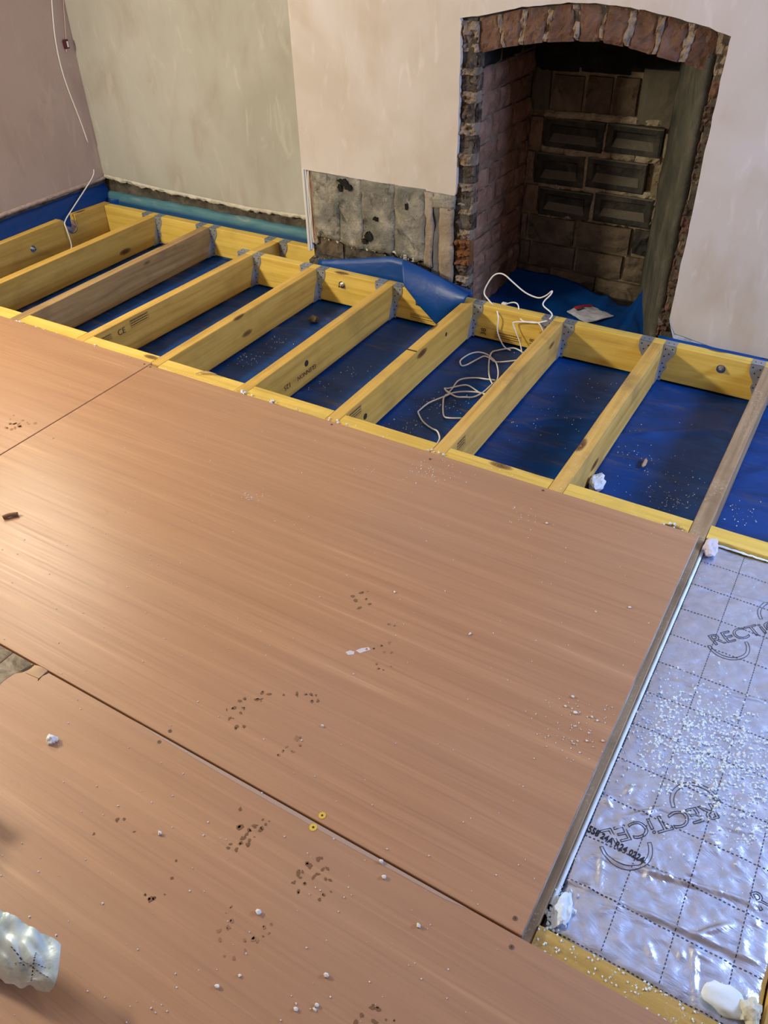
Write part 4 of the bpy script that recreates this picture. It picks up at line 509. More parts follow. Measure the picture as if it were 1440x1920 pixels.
def frog(x0, x1, z0, z1, y=1.752, ix=.026, iz=.024, dp=.022):
    bm = bmesh.new()
    def ring(a, b, yy, j=.0): return [bm.verts.new((p + random.uniform(-j, j), yy, q + random.uniform(-j, j))) for p, q in ((x0 + a, z0 + b), (x1 - a, z0 + b), (x1 - a, z1 - b), (x0 + a, z1 - b))]
    rs = [ring(0, 0, 1.79), ring(0, 0, y + .004, .003), ring(.006, .005, y, .002), ring(ix, iz, y + .001, .003), ring(ix + .012, iz + .010, y + dp, .003)]
    for v in rs[-1][:2]: v.co.z += .022
    for a, b in zip(rs, rs[1:]):
        for k in range(4): bm.faces.new((a[k], a[(k + 1) % 4], b[(k + 1) % 4], b[k]))
    bm.faces.new(rs[-1]); bm.faces.new(rs[0][::-1]); return bm
for b in [(-1.177, -.910, .458, .577), (-.898, -.662, .464, .580), (-1.205, -.978, .302, .430), (-.963, -.700, .314, .440), (-1.172, -.926, .162, .283), (-.908, -.650, .172, .296)]:
    obj('brick', frog(*b), 'brick_sooty', bw)
for k, (x0, x1, z0, z1, m) in enumerate([(-1.22, -.992, .033, .150, 'brick_brown'), (-.980, -.726, .036, .155, 'brick_brown'), (-.714, -.640, .045, .155, 'brick_sooty'),
        (-1.255, -1.205, -.09, .020, 'brick_brown'), (-1.195, -.976, -.085, .022, 'brick_brown'), (-.966, -.745, -.085, .024, 'brick_brown'), (-.735, -.630, -.085, .030, 'brick_brown'),
        (-1.25, -1.09, -.20, -.095, 'brick_brown'), (-1.08, -.86, -.20, -.095, 'brick_brown'), (-.85, -.63, -.20, -.095, 'brick_brown'),
        (-1.255, -1.190, .455, .575, 'mortar_cheek'), (-1.258, -1.218, .305, .43, 'mortar_cheek'), (-1.255, -1.185, .165, .285, 'mortar_cheek'), (-1.255, -1.23, .03, .15, 'mortar_cheek'),
        (-1.165, -1.028, .602, .745, 'brick_brown'), (-1.014, -.905, .606, .750, 'brick_brown'), (-.895, -.795, .606, .755, 'brick_brown'),
        (-1.255, -1.175, .60, .78, 'render_dark'), (-1.25, -1.06, .757, .86, 'soot'), (-1.05, -.84, .762, .86, 'soot'), (-.83, -.63, .80, .88, 'soot'), (-1.25, -.95, .87, 1.0, 'soot'), (-.94, -.62, .89, 1.0, 'soot')]):
    obj('brick', frontblock(x0, x1, 1.758 + .006 * random.random(), z0, z1, .03, nu=5, nv=4, amp=.008, seed=k * 1.37 + 3), m, bw)
for k, (x0, x1, z0, z1) in enumerate([(-1.19, -.66, .577, .606), (-1.19, -.66, .430, .462), (-1.19, -.66, .283, .314), (-1.18, -.64, .152, .172), (-.912, -.896, .458, .582), (-.980, -.962, .300, .442), (-.928, -.906, .160, .298)]):
    w = x1 - x0 > .1
    for q in range(5 if w else 1):
        a, b = (x0 + (x1 - x0) * q / 5, x0 + (x1 - x0) * (q + 1) / 5) if w else (x0, x1)
        dz = .012 * (a - x0) / .53 if w else 0
        obj('mortar_joint', frontblock(a, b + .002, 1.757 + .004 * random.random(), z0 + dz, z1 + dz, .03, nu=7 if w else 3, nv=3 if w else 8, amp=.012, seed=k * 3.7 + q), 'mortar_light' if k not in (3,) else 'mortar_back', bw)
obj('soot_coat', frontblock(-1.262, -.600, 1.768, .775, 1.05, .015, nu=10, nv=5, amp=.008, seed=91), 'soot', bw)
obj('render_coat', frontblock(-.785, -.615, 1.755, .585, .795, .02, nu=6, nv=6, amp=.005, seed=77), 'render_dark', bw)
for k in range(7):
    z0 = -.12 + k * .098
    obj('mortar_lump', frontblock(-.668 + .02 * random.random() + (.03 if k < 3 else 0), -.606, 1.752 + .006 * random.random(), z0, z0 + .096, .03, nu=4, nv=5, amp=.020, seed=k * 4.1), 'mortar_back', bw)
obj('hearth', grid(20, 16, lambda u, v: Vector((-1.26 + .70 * u, 1.2 + .585 * v, -.172 + .008 * noise.noise(Vector((u * 9, v * 9, 0)))))), 'masonry_dark', fp)
# ------------------------------------------------------------------ blue membrane
dp = thing('damp_proof_membrane', (-1.6, .5, -.155), 'blue plastic damp proof membrane spread over the sub-floor under the joists', 'plastic sheet')
def sheet_z(x, y):
    z = -.157 + .005 * noise.noise(Vector((x * 3, y * 5, 0))) + .003 * noise.noise(Vector((x * 9, y * 12, 4)))
    for (x0, y0, x1, y1, h) in [(-.76, .45, -.46, .67, .006), (-.484, .50, -.006, .834, .008), (-.345, .857, -.05, 1.0, .006), (-1.55, .265, -1.40, .42, .010), (-1.15, .75, -.8, .70, .006), (-2.2, .6, -1.7, .8, .006), (.06, .5, .3, .9, .008)]:
        d = Vector((x1 - x0, y1 - y0)); t = max(0, min(1, Vector((x - x0, y - y0)).dot(d) / d.length_squared)); q = Vector((x - x0, y - y0)) - d * t
        z += 1.7 * h * math.exp(-(q.length / .016) ** 2) * math.sin(PI * (0.08 + .84 * t))
    return z
obj('floor_sheet', grid(190, 90, lambda u, v: Vector((-3.57 + 4.4 * u, -.5 + 1.58 * v, sheet_z(-3.57 + 4.4 * u, -.5 + 1.58 * v)))), 'membrane', dp, True)
for xa, xb, ya, yb_ in ((.83, 1.97, -.5, 1.08), (.06, 1.97, -2.4, -.5)): obj('floor_sheet', grid(40, 40, lambda u, v: Vector((xa + (xb - xa) * u, ya + (yb_ - ya) * v, sheet_z(xa + (xb - xa) * u, ya + (yb_ - ya) * v)))), 'membrane', dp, True)
obj('floor_sheet', grid(50, 8, lambda u, v: Vector((-3.57 + 1.47 * u, 1.07 + .20 * v, sheet_z(-3.57 + 1.47 * u, 1.07 + .20 * v)))), 'membrane', dp, True)
obj('upturn', grid(60, 8, lambda u, v: pl([(-3.545, 0, -.155), (-3.585, 0, -.10), (-3.597, 0, -.02), (-3.600, 0, .03), (-3.604, 0, .06), (-3.612, 0, .080), (-3.621, 0, .088)], v) + Vector((0, .0 + 1.35 * u, .005 * noise.noise(Vector((u * 14, 0, v)))))), 'membrane_clean', dp, True)
obj('upturn', grid(80, 10, lambda u, v: pl([(0, 1.25, -.156), (0, 1.300, -.10), (0, 1.322, -.03), (0, 1.330, .005), (0, 1.333, .025), (0, 1.340, .040), (0, 1.352, .047), (0, 1.362, .046)], v) + Vector((-3.60 + 1.53 * u, .006 * noise.noise(Vector((u * 6, v, 3))), .006 * noise.noise(Vector((u * 18, 0, v)))))), 'membrane_dusty', dp, True)
obj('corner_fold', thick(grid(10, 8, lambda u, v: Vector((-3.60 + .085 * u, 1.335 - .030 * math.sin(PI * u), -.03 + .045 * v + .004 * math.sin(PI * u)))), .0015), 'membrane_clean', dp, True)
# strip behind the trimmer, up the foot of the wall
top = [(-2.00, 1.122, .010), (-1.80, 1.128, .050), (-1.61, 1.13, .094), (-1.53, 1.125, .094), (-1.36, 1.115, .052), (-1.19, 1.105, .025)]
obj('upstand', thick(grid(40, 8, lambda u, v: Vector((-2.0 + .81 * u, 1.106 + .012 * math.sin(PI * v), -.15)).lerp(pl(top, u), v) - Vector((0, .012 * math.sin(PI * v), 0))), .0015), 'membrane_clean', dp, True)
obj('upstand', thick(grid(40, 8, lambda u, v: Vector((-.40 + 1.6 * u, 1.108 + .050 * v ** 2 + .004 * noise.noise(Vector((u * 20, v * 3, 0))), -.15 + .132 * v + .010 * noise.noise(Vector((u * 9, 0, 2))) - .012 * u * v))), .0015), 'membrane_clean', dp, True)
# the loose flap folded forward over the trimmer
ft = [(-1.535, 1.115, .098), (-1.44, 1.10, .086), (-1.33, 1.085, .066), (-1.24, 1.07, .044), (-1.175, 1.062, .026)]
fb = [(-1.478, 1.034, .010), (-1.40, 1.030, -.062), (-1.318, 1.024, -.122), (-1.255, 1.030, -.06), (-1.196, 1.04, -.004)]
def flap(u, v):
    p = pl(ft, u).lerp(pl(fb, u), v); k = math.sin(PI * v)
    return p + Vector((0, -.022 * k, .020 * math.sin(PI * min(1, v * 1.6)) * (1 - v)))
obj('folded_flap', thick(grid(28, 20, flap), .0018), 'membrane_clean', dp, True)
# the piece lying in the hearth
back = [(-1.262, 1.745, -.105), (-1.20, 1.755, -.118), (-1.12, 1.755, -.118), (-1.03, 1.745, -.118), (-.916, 1.722, -.118), (-.80, 1.66, -.125), (-.70, 1.61, -.128), (-.63, 1.585, -.120), (-.605, 1.66, -.070), (-.585, 1.62, -.075), (-.52, 1.48, -.115), (-.44, 1.34, -.12)]
def hs(u, v):
    b = pl(back, u); a = Vector((-1.262 + .84 * u, 1.09, -.152)); p = a.lerp(b, v)
    base = -.153 + .010 * noise.noise(Vector((u * 6, v * 5, 1))) + .005 * noise.noise(Vector((u * 15, v * 9, 4)))
    p.z = base + (b.z + .153) * max(0, (v - .62) / .38) ** 1.6
    p.z += .016 * math.exp(-(((u - .50 - .13 * (1 - v)) / .022) ** 2)) * v + .05 * math.exp(-(((u - .80) / .05) ** 2)) * max(0, v - .45) * (1 - v) * 4
    return p
obj('hearth_sheet', thick(grid(60, 40, hs), .0015), 'membrane_clean', dp, True)
def crumb_obj(name, pts, m, seed, parent=None):
    bm = bmesh.new(); r = random.Random(seed)
    for x, y, z, s in pts: lump(bm, (x, y, z), s, r)
    return obj(name, bm, m, parent, kind='stuff')
tag(crumb_obj('membrane_crumbs', [(x, y, sheet_z(x, y), s) for x, y, s in DPM_CRUMBS], 'white_plaster', 4), 'fine plaster crumbs scattered over the blue membrane between the joists', 'crumbs')
# ------------------------------------------------------------------ timbers
JW = .046; JD = -.147
joists = {}
for i, (k, xn, xf, yf, m, lab) in enumerate([
    ('A', -3.205, -3.212, 1.249, 'timber_along_y', 'clean yellow floor joist nearest the left wall'),
    ('B', -2.812, -2.826, 1.249, 'timber_dull_y', 'floor joist with greyed dusty top, second from the left wall'),
    ('C', -2.417, -2.384, 1.049, 'timber_along_y', 'third joist from the left wall, stamped CE on its side'),
    ('D', -2.007, -2.009, 1.049, 'timber_along_y', 'joist whose near end meets the joint between two floor panels'),
    ('E', -1.590, -1.597, 1.049, 'timber_along_y', 'fifth joist with one dark round knot and dark lettering along its side'),
    ('F', -1.197, -1.205, 1.049, 'timber_along_y', 'joist ending against the loose fold of blue membrane'),
    ('G', -.795, -.803, 1.049, 'timber_stained_y', 'joist before the fireplace with white cable coiled on its left'),
    ('H', -.399, -.399, 1.049, 'timber_stained_y', 'joist with a white plaster chunk lying beside its near end'),
    ('I', .012, .012, 1.049, 'timber_grey_y', 'grey weathered joist running on past the foil insulation board')]):
    d = (xf - xn) / (yf - 0.0)
    o = obj('floor_joist', timber((xn + d * -2.3, -2.3), (xf, yf), JW, JD, 0, 22, i + 1), m, origin=(xn, 0, -.147))
    tag(o, lab, 'joist', 'floor joists'); joists[k] = (o, xn, xf, yf)
tag(obj('stub_joist', timber((-2.388, 1.0965), (-2.372, 1.249), JW, JD, 0, 3, 31), 'timber_along_y', origin=(-2.38, 1.1, -.147)), 'short stub joist bridging the alcove timber and the trimmer', 'joist')
def bolt(parent, c, n):
    n = Vector(n); b1 = bmesh.new(); disc(b1, c, n, .017, .003, 12); w = obj('washer', b1, 'steel', parent)
    b2 = bmesh.new(); disc(b2, Vector(c) + n * .003, n, .0105, .010, 6); obj('nut', b2, 'steel', parent)
    b3 = bmesh.new(); disc(b3, Vector(c) + n * .013, n, .006, .010, 8); obj('bolt_end', b3, 'steel', parent)
t2 = obj('trimmer_joist', timber((-2.395, 1.0955), (1.96, 1.0955), .045, -.147, 0, 40, 61), 'timber_along_x', origin=(-1, 1.07, -.147))
tag(t2, 'long yellow trimmer bolted across the front of the chimney breast', 'joist')
for x, z in ((-1.825, -.050), (-1.419, -.052), (-.131, -.046)): bolt(t2, (x, 1.0500, z), (0, -1, 0))
t1 = obj('ledger_joist', timber((-3.546, 1.296), (-2.095, 1.296), .046, -.147, 0, 24, 71), 'timber_along_x', origin=(-2.8, 1.27, -.147))
tag(t1, 'yellow timber along the back of the alcove carrying the left joists', 'joist')
# ledger on the left wall, with a rounded notch cut for pipe and cable
prof = [(-.4, -.147), (1.294, -.147), (1.294, .004), (1.046, .012), (1.040, .010)] + [(1.004 + .034 * math.cos(a), -.044 + .036 * math.sin(a)) for a in [-.15 * i for i in range(0, 20)]] + [(.967, -.02), (.958, .002), (.945, .012), (.92, .012), (.6, .010), (.0, .006), (-.4, .004)]
t0 = obj('ledger_joist', poly_prism([(-3.549, y, z) for y, z in prof], (-.042, 0, 0)), 'timber_along_y', origin=(-3.57, .5, -.147))
tag(t0, 'yellow timber along the left wall with a rounded notch cut in its top', 'joist')
bolt(t0, (-3.549, .724, -.070), (1, 0, 0))
bm = bmesh.new()
for k, z in enumerate((-.012, -.042, -.074, -.078)): disc(bm, (-3.549, 1.276 - .006 * (k % 2), z), (1, 0, 0), .004, .002, 6)
obj('nail_heads', bm, 'steel', t0, kind='stuff')
obj('notch_lining', grid(16, 3, lambda u, v: Vector((-3.5475 - .044 * v, 1.002 + .0335 * math.cos(-.1 + -1.9 * u + .4), -.040 + .0335 * math.sin(-.1 - 1.9 * u + .4) + .045 * max(0, .3 - u)))), 'plaster_edge', t0, True)
tag(obj('pipe', tube([(-3.57, 1.03, -.15), (-3.572, 1.01, -.075), (-3.575, .99, -.055), (-3.60, .985, -.055)], .016, 10), plain('pipe_grey', (0.16, 0.17, 0.22), 0.5), smooth=True), 'stub of dark grey pipe inside the notch of the left ledger', 'pipe')
# noggins along the near edge
js = [('A', 'B'), ('B', 'C'), ('C', 'D'), ('D', 'E'), ('E', 'F'), ('F', 'G'), ('G', 'H'), ('H', 'I')]
yb = {'A': .070, 'B': .070, 'C': .056, 'D': .049, 'E': .049, 'F': .042, 'G': .036, 'H': .041}
names = {'A': 'first', 'B': 'second', 'C': 'third', 'D': 'fourth', 'E': 'fifth', 'F': 'sixth', 'G': 'seventh', 'H': 'eighth', 'I': 'ninth'}
xl = lambda k: joists[k][1]
for a, b in js:
    y = yb[a]; s = .0012
    tag(obj('noggin', timber((xl(a) + JW + s, y), (xl(b) - s, y), .062, JD, -.001, 6, ord(a)), 'timber_along_x', origin=((xl(a) + xl(b)) / 2, y - .03, JD)), 'yellow noggin between the %s and %s joists from the left wall' % (names[a], names[b]), 'noggin', 'noggins along the panel edge')
tag(obj('noggin', timber((-3.546, .072), (xl('A') - .0012, .072), .062, JD, -.001, 6, 5), 'timber_along_x', origin=(-3.4, .04, JD)), 'yellow noggin between the left wall timber and the first joist', 'noggin', 'noggins along the panel edge')
tag(obj('noggin', timber((.0595, .046), (.4228, .046), .062, JD, -.001, 6, 8), 'timber_along_x', origin=(.28, .01, JD)), 'yellow noggin at the head of the foil insulation board', 'noggin', 'noggins along the panel edge')
tag(obj('noggin', timber((.0595, -1.207), (.4228, -1.207), .050, JD, .002, 6, 9), 'timber_dull_x', origin=(.28, -1.23, JD)), 'dusty yellow noggin at the foot of the foil insulation board', 'noggin')
tag(obj('floor_joist', timber((.424, -2.3), (.424, -.02), JW, JD, 0, 14, 77), 'timber_along_y', origin=(.42, -1, JD)), 'joist at the right edge of the picture beyond the foil board', 'joist', 'floor joists')
# stamps printed on the timbers
EY, EZ, EX = (0, 1, 0), (0, 0, 1), (1, 0, 0); NY, NZ, NX = (0, -1, 0), (0, 0, -1), (-1, 0, 0)
def xr(k, y): o, xn, xf, yf = joists[k]; return xn + (xf - xn) * y / yf + JW + .0013
cO = joists['C'][0]
obj('stamp', place(text_bm('CE', .036), (xr('C', .2), .172, -.050), EY, EZ), 'ink', cO)
obj('stamp', stamp_box((xr('C', .1), .055, -.050), EY, EZ, .085, .026), 'ink', cO); obj('stamp', stamp_box((xr('C', .3), .245, -.045), EY, EZ, .105, .034), 'ink', cO)
eO = joists['E'][0]
obj('stamp', place(fitw(text_bm('GLENNON', .027), .125), (xr('E', .35), .425, -.088), NY, NZ), 'ink', eO)
obj('stamp', place(text_bm('125', .030), (xr('E', .2), .255, -.085), NY, NZ), 'ink', eO)
obj('stamp', stamp_box((xr('F', .1), .065, -.045), EY, EZ, .075, .032), 'ink', joists['F'][0])
obj('stamp', stamp_box((xr('G', .1), .085, -.048), EY, EZ, .06, .034), 'ink', joists['G'][0])
YF = 1.0488
obj('stamp', stamp_box((-1.462, YF, -.136), EX, EZ, .118, .026, 2), 'ink', t2)
obj('stamp', place(text_bm('38', .034), (-1.092, YF, -.135), EZ, NX), 'ink', t2); obj('stamp', stamp_box((-1.048, YF, -.138), EX, EZ, .118, .034), 'ink', t2)
obj('stamp', place(text_bm('18', .030), (-.872, YF, -.130), EZ, NX), 'ink', t2)
kb = bmesh.new(); disc(kb, (xr('E', .4) - .0012, .366, -.060), EX, .013, .0012, 12); obj('knot', kb, 'skin_dark', eO)
kb = bmesh.new(); disc(kb, (xr('F', .15) - .0012, .165, -.075), EX, .012, .0012, 10); obj('knot', kb, 'skin_dark', joists['F'][0])
kb = bmesh.new(); disc(kb, (xr('F', .9) - .0012, .80, -.035), EX, .009, .0012, 10); obj('knot', kb, 'skin_dark', joists['F'][0])
obj('saw_cut', box(-1.2045, -1.157, .55, .556, -.008, .0016), 'skin_dark', joists['F'][0])
# galvanised joist hangers
def hanger(x0, x1, yf, lab, th=.045, wide=.046):
    t = thing('joist_hanger', ((x0 + x1) / 2, yf, -.15), lab, 'joist hanger', 'joist hangers')
    for s, xb in ((1, x1), (-1, x0)):
        pr = [(0, .0016), (wide, .0016), (wide + .001, -.024), (wide - .004, -.040), (.026, -.066), (.022, -.074), (.027, -.088), (.026, -.096), (.014, -.118), (.014, -.150), (0, -.150)]
        obj('flange', poly_prism([(xb + s * a, yf - .0018, z) for a, z in pr], (0, .0014, 0)), 'galvanised', t)
        obj('top_tab', box(min(xb, xb + s * wide), max(xb, xb + s * wide), yf - .0018, yf + th - .004, .0004, .0018), 'galvanised', t)
        obj('side_plate', poly_prism([(xb + s * .0014, yf - .001, -.050), (xb + s * .0014, yf - .030, -.105), (xb + s * .0014, yf - .045, -.148), (xb + s * .0014, yf - .001, -.148)], (s * -.001, 0, 0)), 'galvanised', t)
    obj('seat', box(x0 - .001, x1 + .001, yf - .045, yf, -.1500, -.1484), 'galvanised', t)
    bm = bmesh.new()
    for s, xb in ((1, x1), (-1, x0)):
        for a, z in ((.010, -.016), (.036, -.012), (.010, -.046), (.026, -.034), (.009, -.076), (.017, -.092), (.007, -.112), (.008, -.136)):
            disc(bm, (xb + s * a, yf - .0018, z), (0, -1, 0), .0032, .0003, 7)
        disc(bm, (xb + s * .015, yf + .018, .0018), (0, 0, 1), .003, .0003, 7); disc(bm, (xb + s * .034, yf + .018, .0018), (0, 0, 1), .003, .0003, 7)
    obj('nail_holes', bm, 'black', t, kind='stuff')
    return t
for k in 'AB': hanger(joists[k][2], joists[k][2] + JW, 1.2495, 'hanger joining the %s joist from the left wall to the alcove timber' % names[k], .046)
hanger(-2.372, -2.326, 1.2495, 'hanger joining the short stub joist to the alcove timber', .046)
for k in 'CDEFGHI': hanger(joists[k][2], joists[k][2] + JW, 1.0493, 'hanger joining the %s joist from the left wall to the trimmer' % names[k])
# ------------------------------------------------------------------ floor panels
PT = .018
pm = obj('floor_panel', box(-1.968, .0415, -1.2475, -.040, .0005, PT, .0012), 'film_faced_ply', origin=(-.96, -.64, 0))
tag(pm, 'large red-brown film-faced plywood panel in the middle of the floor', 'floor panel')
obj('edge_veneers', box(.0416, .0424, -1.2465, -.041, .0015, PT - .001), 'ply_edge', pm)
pl_ = obj('floor_panel', box(-3.50, -1.9725, -1.2475, -.022, .0005, PT, .0012), 'film_faced_ply', origin=(-2.7, -.64, 0))
tag(pl_, 'red-brown plywood panel left of the slanting joint, under the left joists', 'floor panel')
pb = obj('floor_panel', box(-1.25, 1.15, -2.46, -1.2515, .0005, PT, .0012), 'film_faced_ply', origin=(-.05, -1.85, 0))
tag(pb, 'red-brown plywood panel in the foreground with boot prints and a torn corner', 'floor panel')
pc = obj('floor_panel', box(-3.50, -1.2535, -2.46, -1.2515, .0005, PT, .0012), 'film_faced_ply', origin=(-2.4, -1.85, 0))
tag(pc, 'plywood panel at the left edge beyond the torn corner', 'floor panel')
wp = [(-1.249, -1.2525), (-1.186, -1.2525), (-1.178, -1.262), (-1.188, -1.272), (-1.182, -1.281), (-1.196, -1.292), (-1.200, -1.318), (-1.196, -1.345), (-1.22, -1.37), (-1.249, -1.38)]
obj('worn_patch', poly_prism([(x, y, PT + .0001) for x, y in wp], (0, 0, .0005)), 'worn_veneer', pb)
obj('worn_patch', poly_prism([(x, y, PT + .0001) for x, y in [(-1.50, -1.2525), (-1.2545, -1.2525), (-1.2545, -1.37), (-1.33, -1.36), (-1.42, -1.30)]], (0, 0, .0005)), 'worn_veneer', pc)
obj('tear', poly_prism([(x, y, PT + .0003) for x, y in [(-1.180, -1.253), (-1.174, -1.2535), (-1.178, -1.270), (-1.182, -1.279), (-1.190, -1.283), (-1.186, -1.270)]], (0, 0, .0006)), 'skin_dark', pb)
obj('tear', poly_prism([(x, y, PT + .0003) for x, y in [(-1.136, -1.2530), (-1.128, -1.2530), (-1.134, -1.266), (-1.131, -1.281), (-1.140, -1.270)]], (0, 0, .0006)), 'skin_dark', pb)
obj('lifted_veneer', thick(grid(6, 6, lambda u, v: Vector((-1.174 + .040 * u, -1.2530 - .026 * v + .004 * u, PT + .0012 + .005 * (1 - v) * math.sin(PI * u)))), .0008), 'wood_chip', pb)
# boot prints of dried mud
def prints(parent, lugs, seed, m='mud'):
    bm = bmesh.new(); r = random.Random(seed)
    for x, y, s in lugs:
        n = r.choice((6, 7, 8)); a0 = r.uniform(0, 6); el = r.uniform(.5, .9); s *= 1.15
        for q in range(r.choice((1, 2, 2))):
            ox, oy = (r.uniform(-.7, .7) * s, r.uniform(-.7, .7) * s) if q else (0, 0); sz = s * (.5 if q else 1)
            pts = []
            for k in range(n):
                a = 2 * PI * k / n; rad = sz * r.uniform(.55, 1.1); px, py = math.cos(a) * rad, math.sin(a) * rad * el
                pts.append((x + ox + px * math.cos(a0) - py * math.sin(a0), y + oy + px * math.sin(a0) + py * math.cos(a0), PT + .00015))
            join(bm, poly_prism(pts, (0, 0, .0004)))
    return obj('muddy_boot_print', bm, m, parent, kind='stuff')
rr = random.Random(9); prints(pl_, [(rr.gauss(-2.07, .05), rr.gauss(-.56, .035), rr.uniform(.004, .009)) for k in range(26)], 77, 'mud_faint')
for k, l in enumerate(FOOTPRINTS): prints(pm if k < 5 else pb, l, k + 20, 'mud_faint' if k in (1, 4, 7) else 'mud')
for sm in ([(-.566, -.862), (-.556, -.866), (-.545, -.858), (-.549, -.850), (-.560, -.852)], [(-.548, -.846), (-.535, -.848), (-.519, -.826), (-.527, -.822), (-.541, -.834)]):
    obj('plaster_smear', poly_prism([(x, y, PT + .0002) for x, y in sm], (0, 0, .0003)), plain('smear', (0.60, 0.55, 0.56), 0.9) if 'smear' not in M else 'smear', pm)
obj('worn_edge', poly_prism([(x, y, PT + .0001) for x, y in [(-.86, -1.2520), (-.05, -1.2520), (-.10, -1.2580), (-.35, -1.2610), (-.60, -1.2600), (-.80, -1.2560)]], (0, 0, .0003)), plain('worn_film', (0.40, 0.28, 0.22), 0.55), pb)
# screws
def screw(parent, x, y, m, r, z=PT):
    b = bmesh.new(); disc(b, (x, y, z - .001), EZ, r, .0018, 14); s = obj('screw', b, m, parent)
    b = bmesh.new(); disc(b, (x, y, z + .0008), EZ, r * .32, .0003, 6); obj('drive_recess', b, 'skin_dark', s)
screw(pm, -.380, -1.233, 'brass', .0072); screw(pb, -.381, -1.262, 'brass', .0078)
for p, x, y in [(pm, -.773, -1.233), (pb, -.774, -1.265), (pb, .034, -1.273), (pm, .020, -1.226), (pm, -1.141, -.056), (pm, -.40, -.056), (pm, -.763, -.075), (pm, -1.955, -.05), (pl_, -1.99, -.045)]: screw(p, x, y, plain('screw_dark', (0.16, 0.11, 0.07), 0.5, 0.4) if 'screw_dark' not in M else 'screw_dark', .0042)
# ------------------------------------------------------------------ foil insulation board
ib = thing('insulation_board', (.24, -.60, -.112), 'silver foil-faced insulation board printed with a grid, laid between two joists', 'insulation board')
X0, X1, Y0, Y1, ZT = .0615, .420, -1.200, -.021, -.012
creases = [(.066, -.205, .42, -.175, .0035), (.066, -.560, .42, -.475, .004), (.09, -.53, .30, -.56, .003), (.16, -.655, .42, -.60, .0035), (.066, -.90, .42, -.82, .003), (.10, -1.03, .42, -.965, .005), (.075, -1.10, .40, -1.075, .006), (.23, -.74, .42, -.66, .003), (.12, -.93, .18, -.87, .004), (.29, -1.09, .35, -1.03, .004), (.30, -1.10, .325, -1.19, .004), (.105, -1.01, .13, -1.09, .003)]
rc_ = random.Random(21)
for k in range(46):
    x, y, a, l = rc_.uniform(.07, .40), rc_.uniform(-1.18, -.86), rc_.uniform(0, PI), rc_.uniform(.012, .045); creases.append((x, y, x + l * math.cos(a), y + l * math.sin(a), rc_.uniform(.0015, .0034)))
def foil_z(x, y):
    z = ZT + .0028 * noise.noise(Vector((x * 10, y * 24, 1))) + .0016 * noise.noise(Vector((x * 34, y * 50, 3)))
    k = max(0, min(1, (-y - .5) / .4)); z += k * (.0026 * noise.noise(Vector((x * 42, y * 60, 8))))
    for x0, y0, x1, y1, h in creases:
        dx, dy = x1 - x0, y1 - y0; t = max(0, min(1, ((x - x0) * dx + (y - y0) * dy) / (dx * dx + dy * dy))); q = math.hypot(x - x0 - dx * t, y - y0 - dy * t) + .004 * noise.noise(Vector((x * 20, y * 20, 5)))
        z += h * 1.25 * math.exp(-(q / .0042) ** 2) * (.35 + .65 * math.sin(PI * t))
    e = min(x - X0, X1 - x, y - Y0, Y1 - y); z -= .006 * math.exp(-e / .006)
    if y < -1.10: z -= .010 * max(0, min(1, (.11 - x) / .05)) 
    return z
obj('foil_facing', grid(90, 280, lambda u, v: Vector((X0 + (X1 - X0) * u, Y0 + (Y1 - Y0) * v, foil_z(X0 + (X1 - X0) * u, Y0 + (Y1 - Y0) * v)))), 'foil', ib, True)
obj('foam_core', box(X0 + .001, X1 - .001, Y0 + .001, Y1 - .001, -.110, -.030), plain('foam_core', (0.75, 0.62, 0.42), 0.9), ib)
# bent-down foil edges, pale matte colour standing for their blue reflection
obj('foil_lip', grid(120, 4, lambda u, v: Vector((.0590 + .009 * v, -1.16 + 1.12 * u, -.010 + .004 * math.sin(PI * v) + .002 * noise.noise(Vector((u * 40, v, 0)))))), 'foam_white', ib, True)
obj('foil_lip', grid(60, 3, lambda u, v: Vector((.09 + .33 * u, -.026 + .007 * v, -.010 + .003 * math.sin(PI * v) + .002 * noise.noise(Vector((u * 30, v, 2)))))), 'foam_white', ib, True)
# printed dotted grid, 100 mm squares
bm = bmesh.new()
def dash(xa, ya, xb, yb_, w=.0009):
    n = max(1, int(math.hypot(xb - xa, yb_ - ya) / .008))
    for i in range(n):
        p = Vector((xa, ya)).lerp(Vector((xb, yb_)), i / n); q = Vector((xa, ya)).lerp(Vector((xb, yb_)), (i + .55) / n); d = (q - p).normalized() * w; s = Vector((-d.y, d.x)) 
        bm.faces.new([bm.verts.new((v.x, v.y, foil_z(v.x, v.y) + .0009)) for v in (p - s, q - s, q + s, p + s)])
for x in (.069, .166, .266, .366): dash(x, Y0 + .01, x, Y1 - .01)
for k in range(12): y = -.106 - .0992 * k; dash(.069, y, X1 - .005, y)
obj('printed_grid', bm, 'ink_grey', ib, kind='stuff')
def drape(bm, lift):
    for v in bm.verts: v.co.z = foil_z(v.co.x, v.co.y) + .0008 + v.co.z * .25 + lift
    return bm
def ang(a): a = math.radians(a); return (math.cos(a), math.sin(a), 0), (-math.sin(a), math.cos(a), 0)
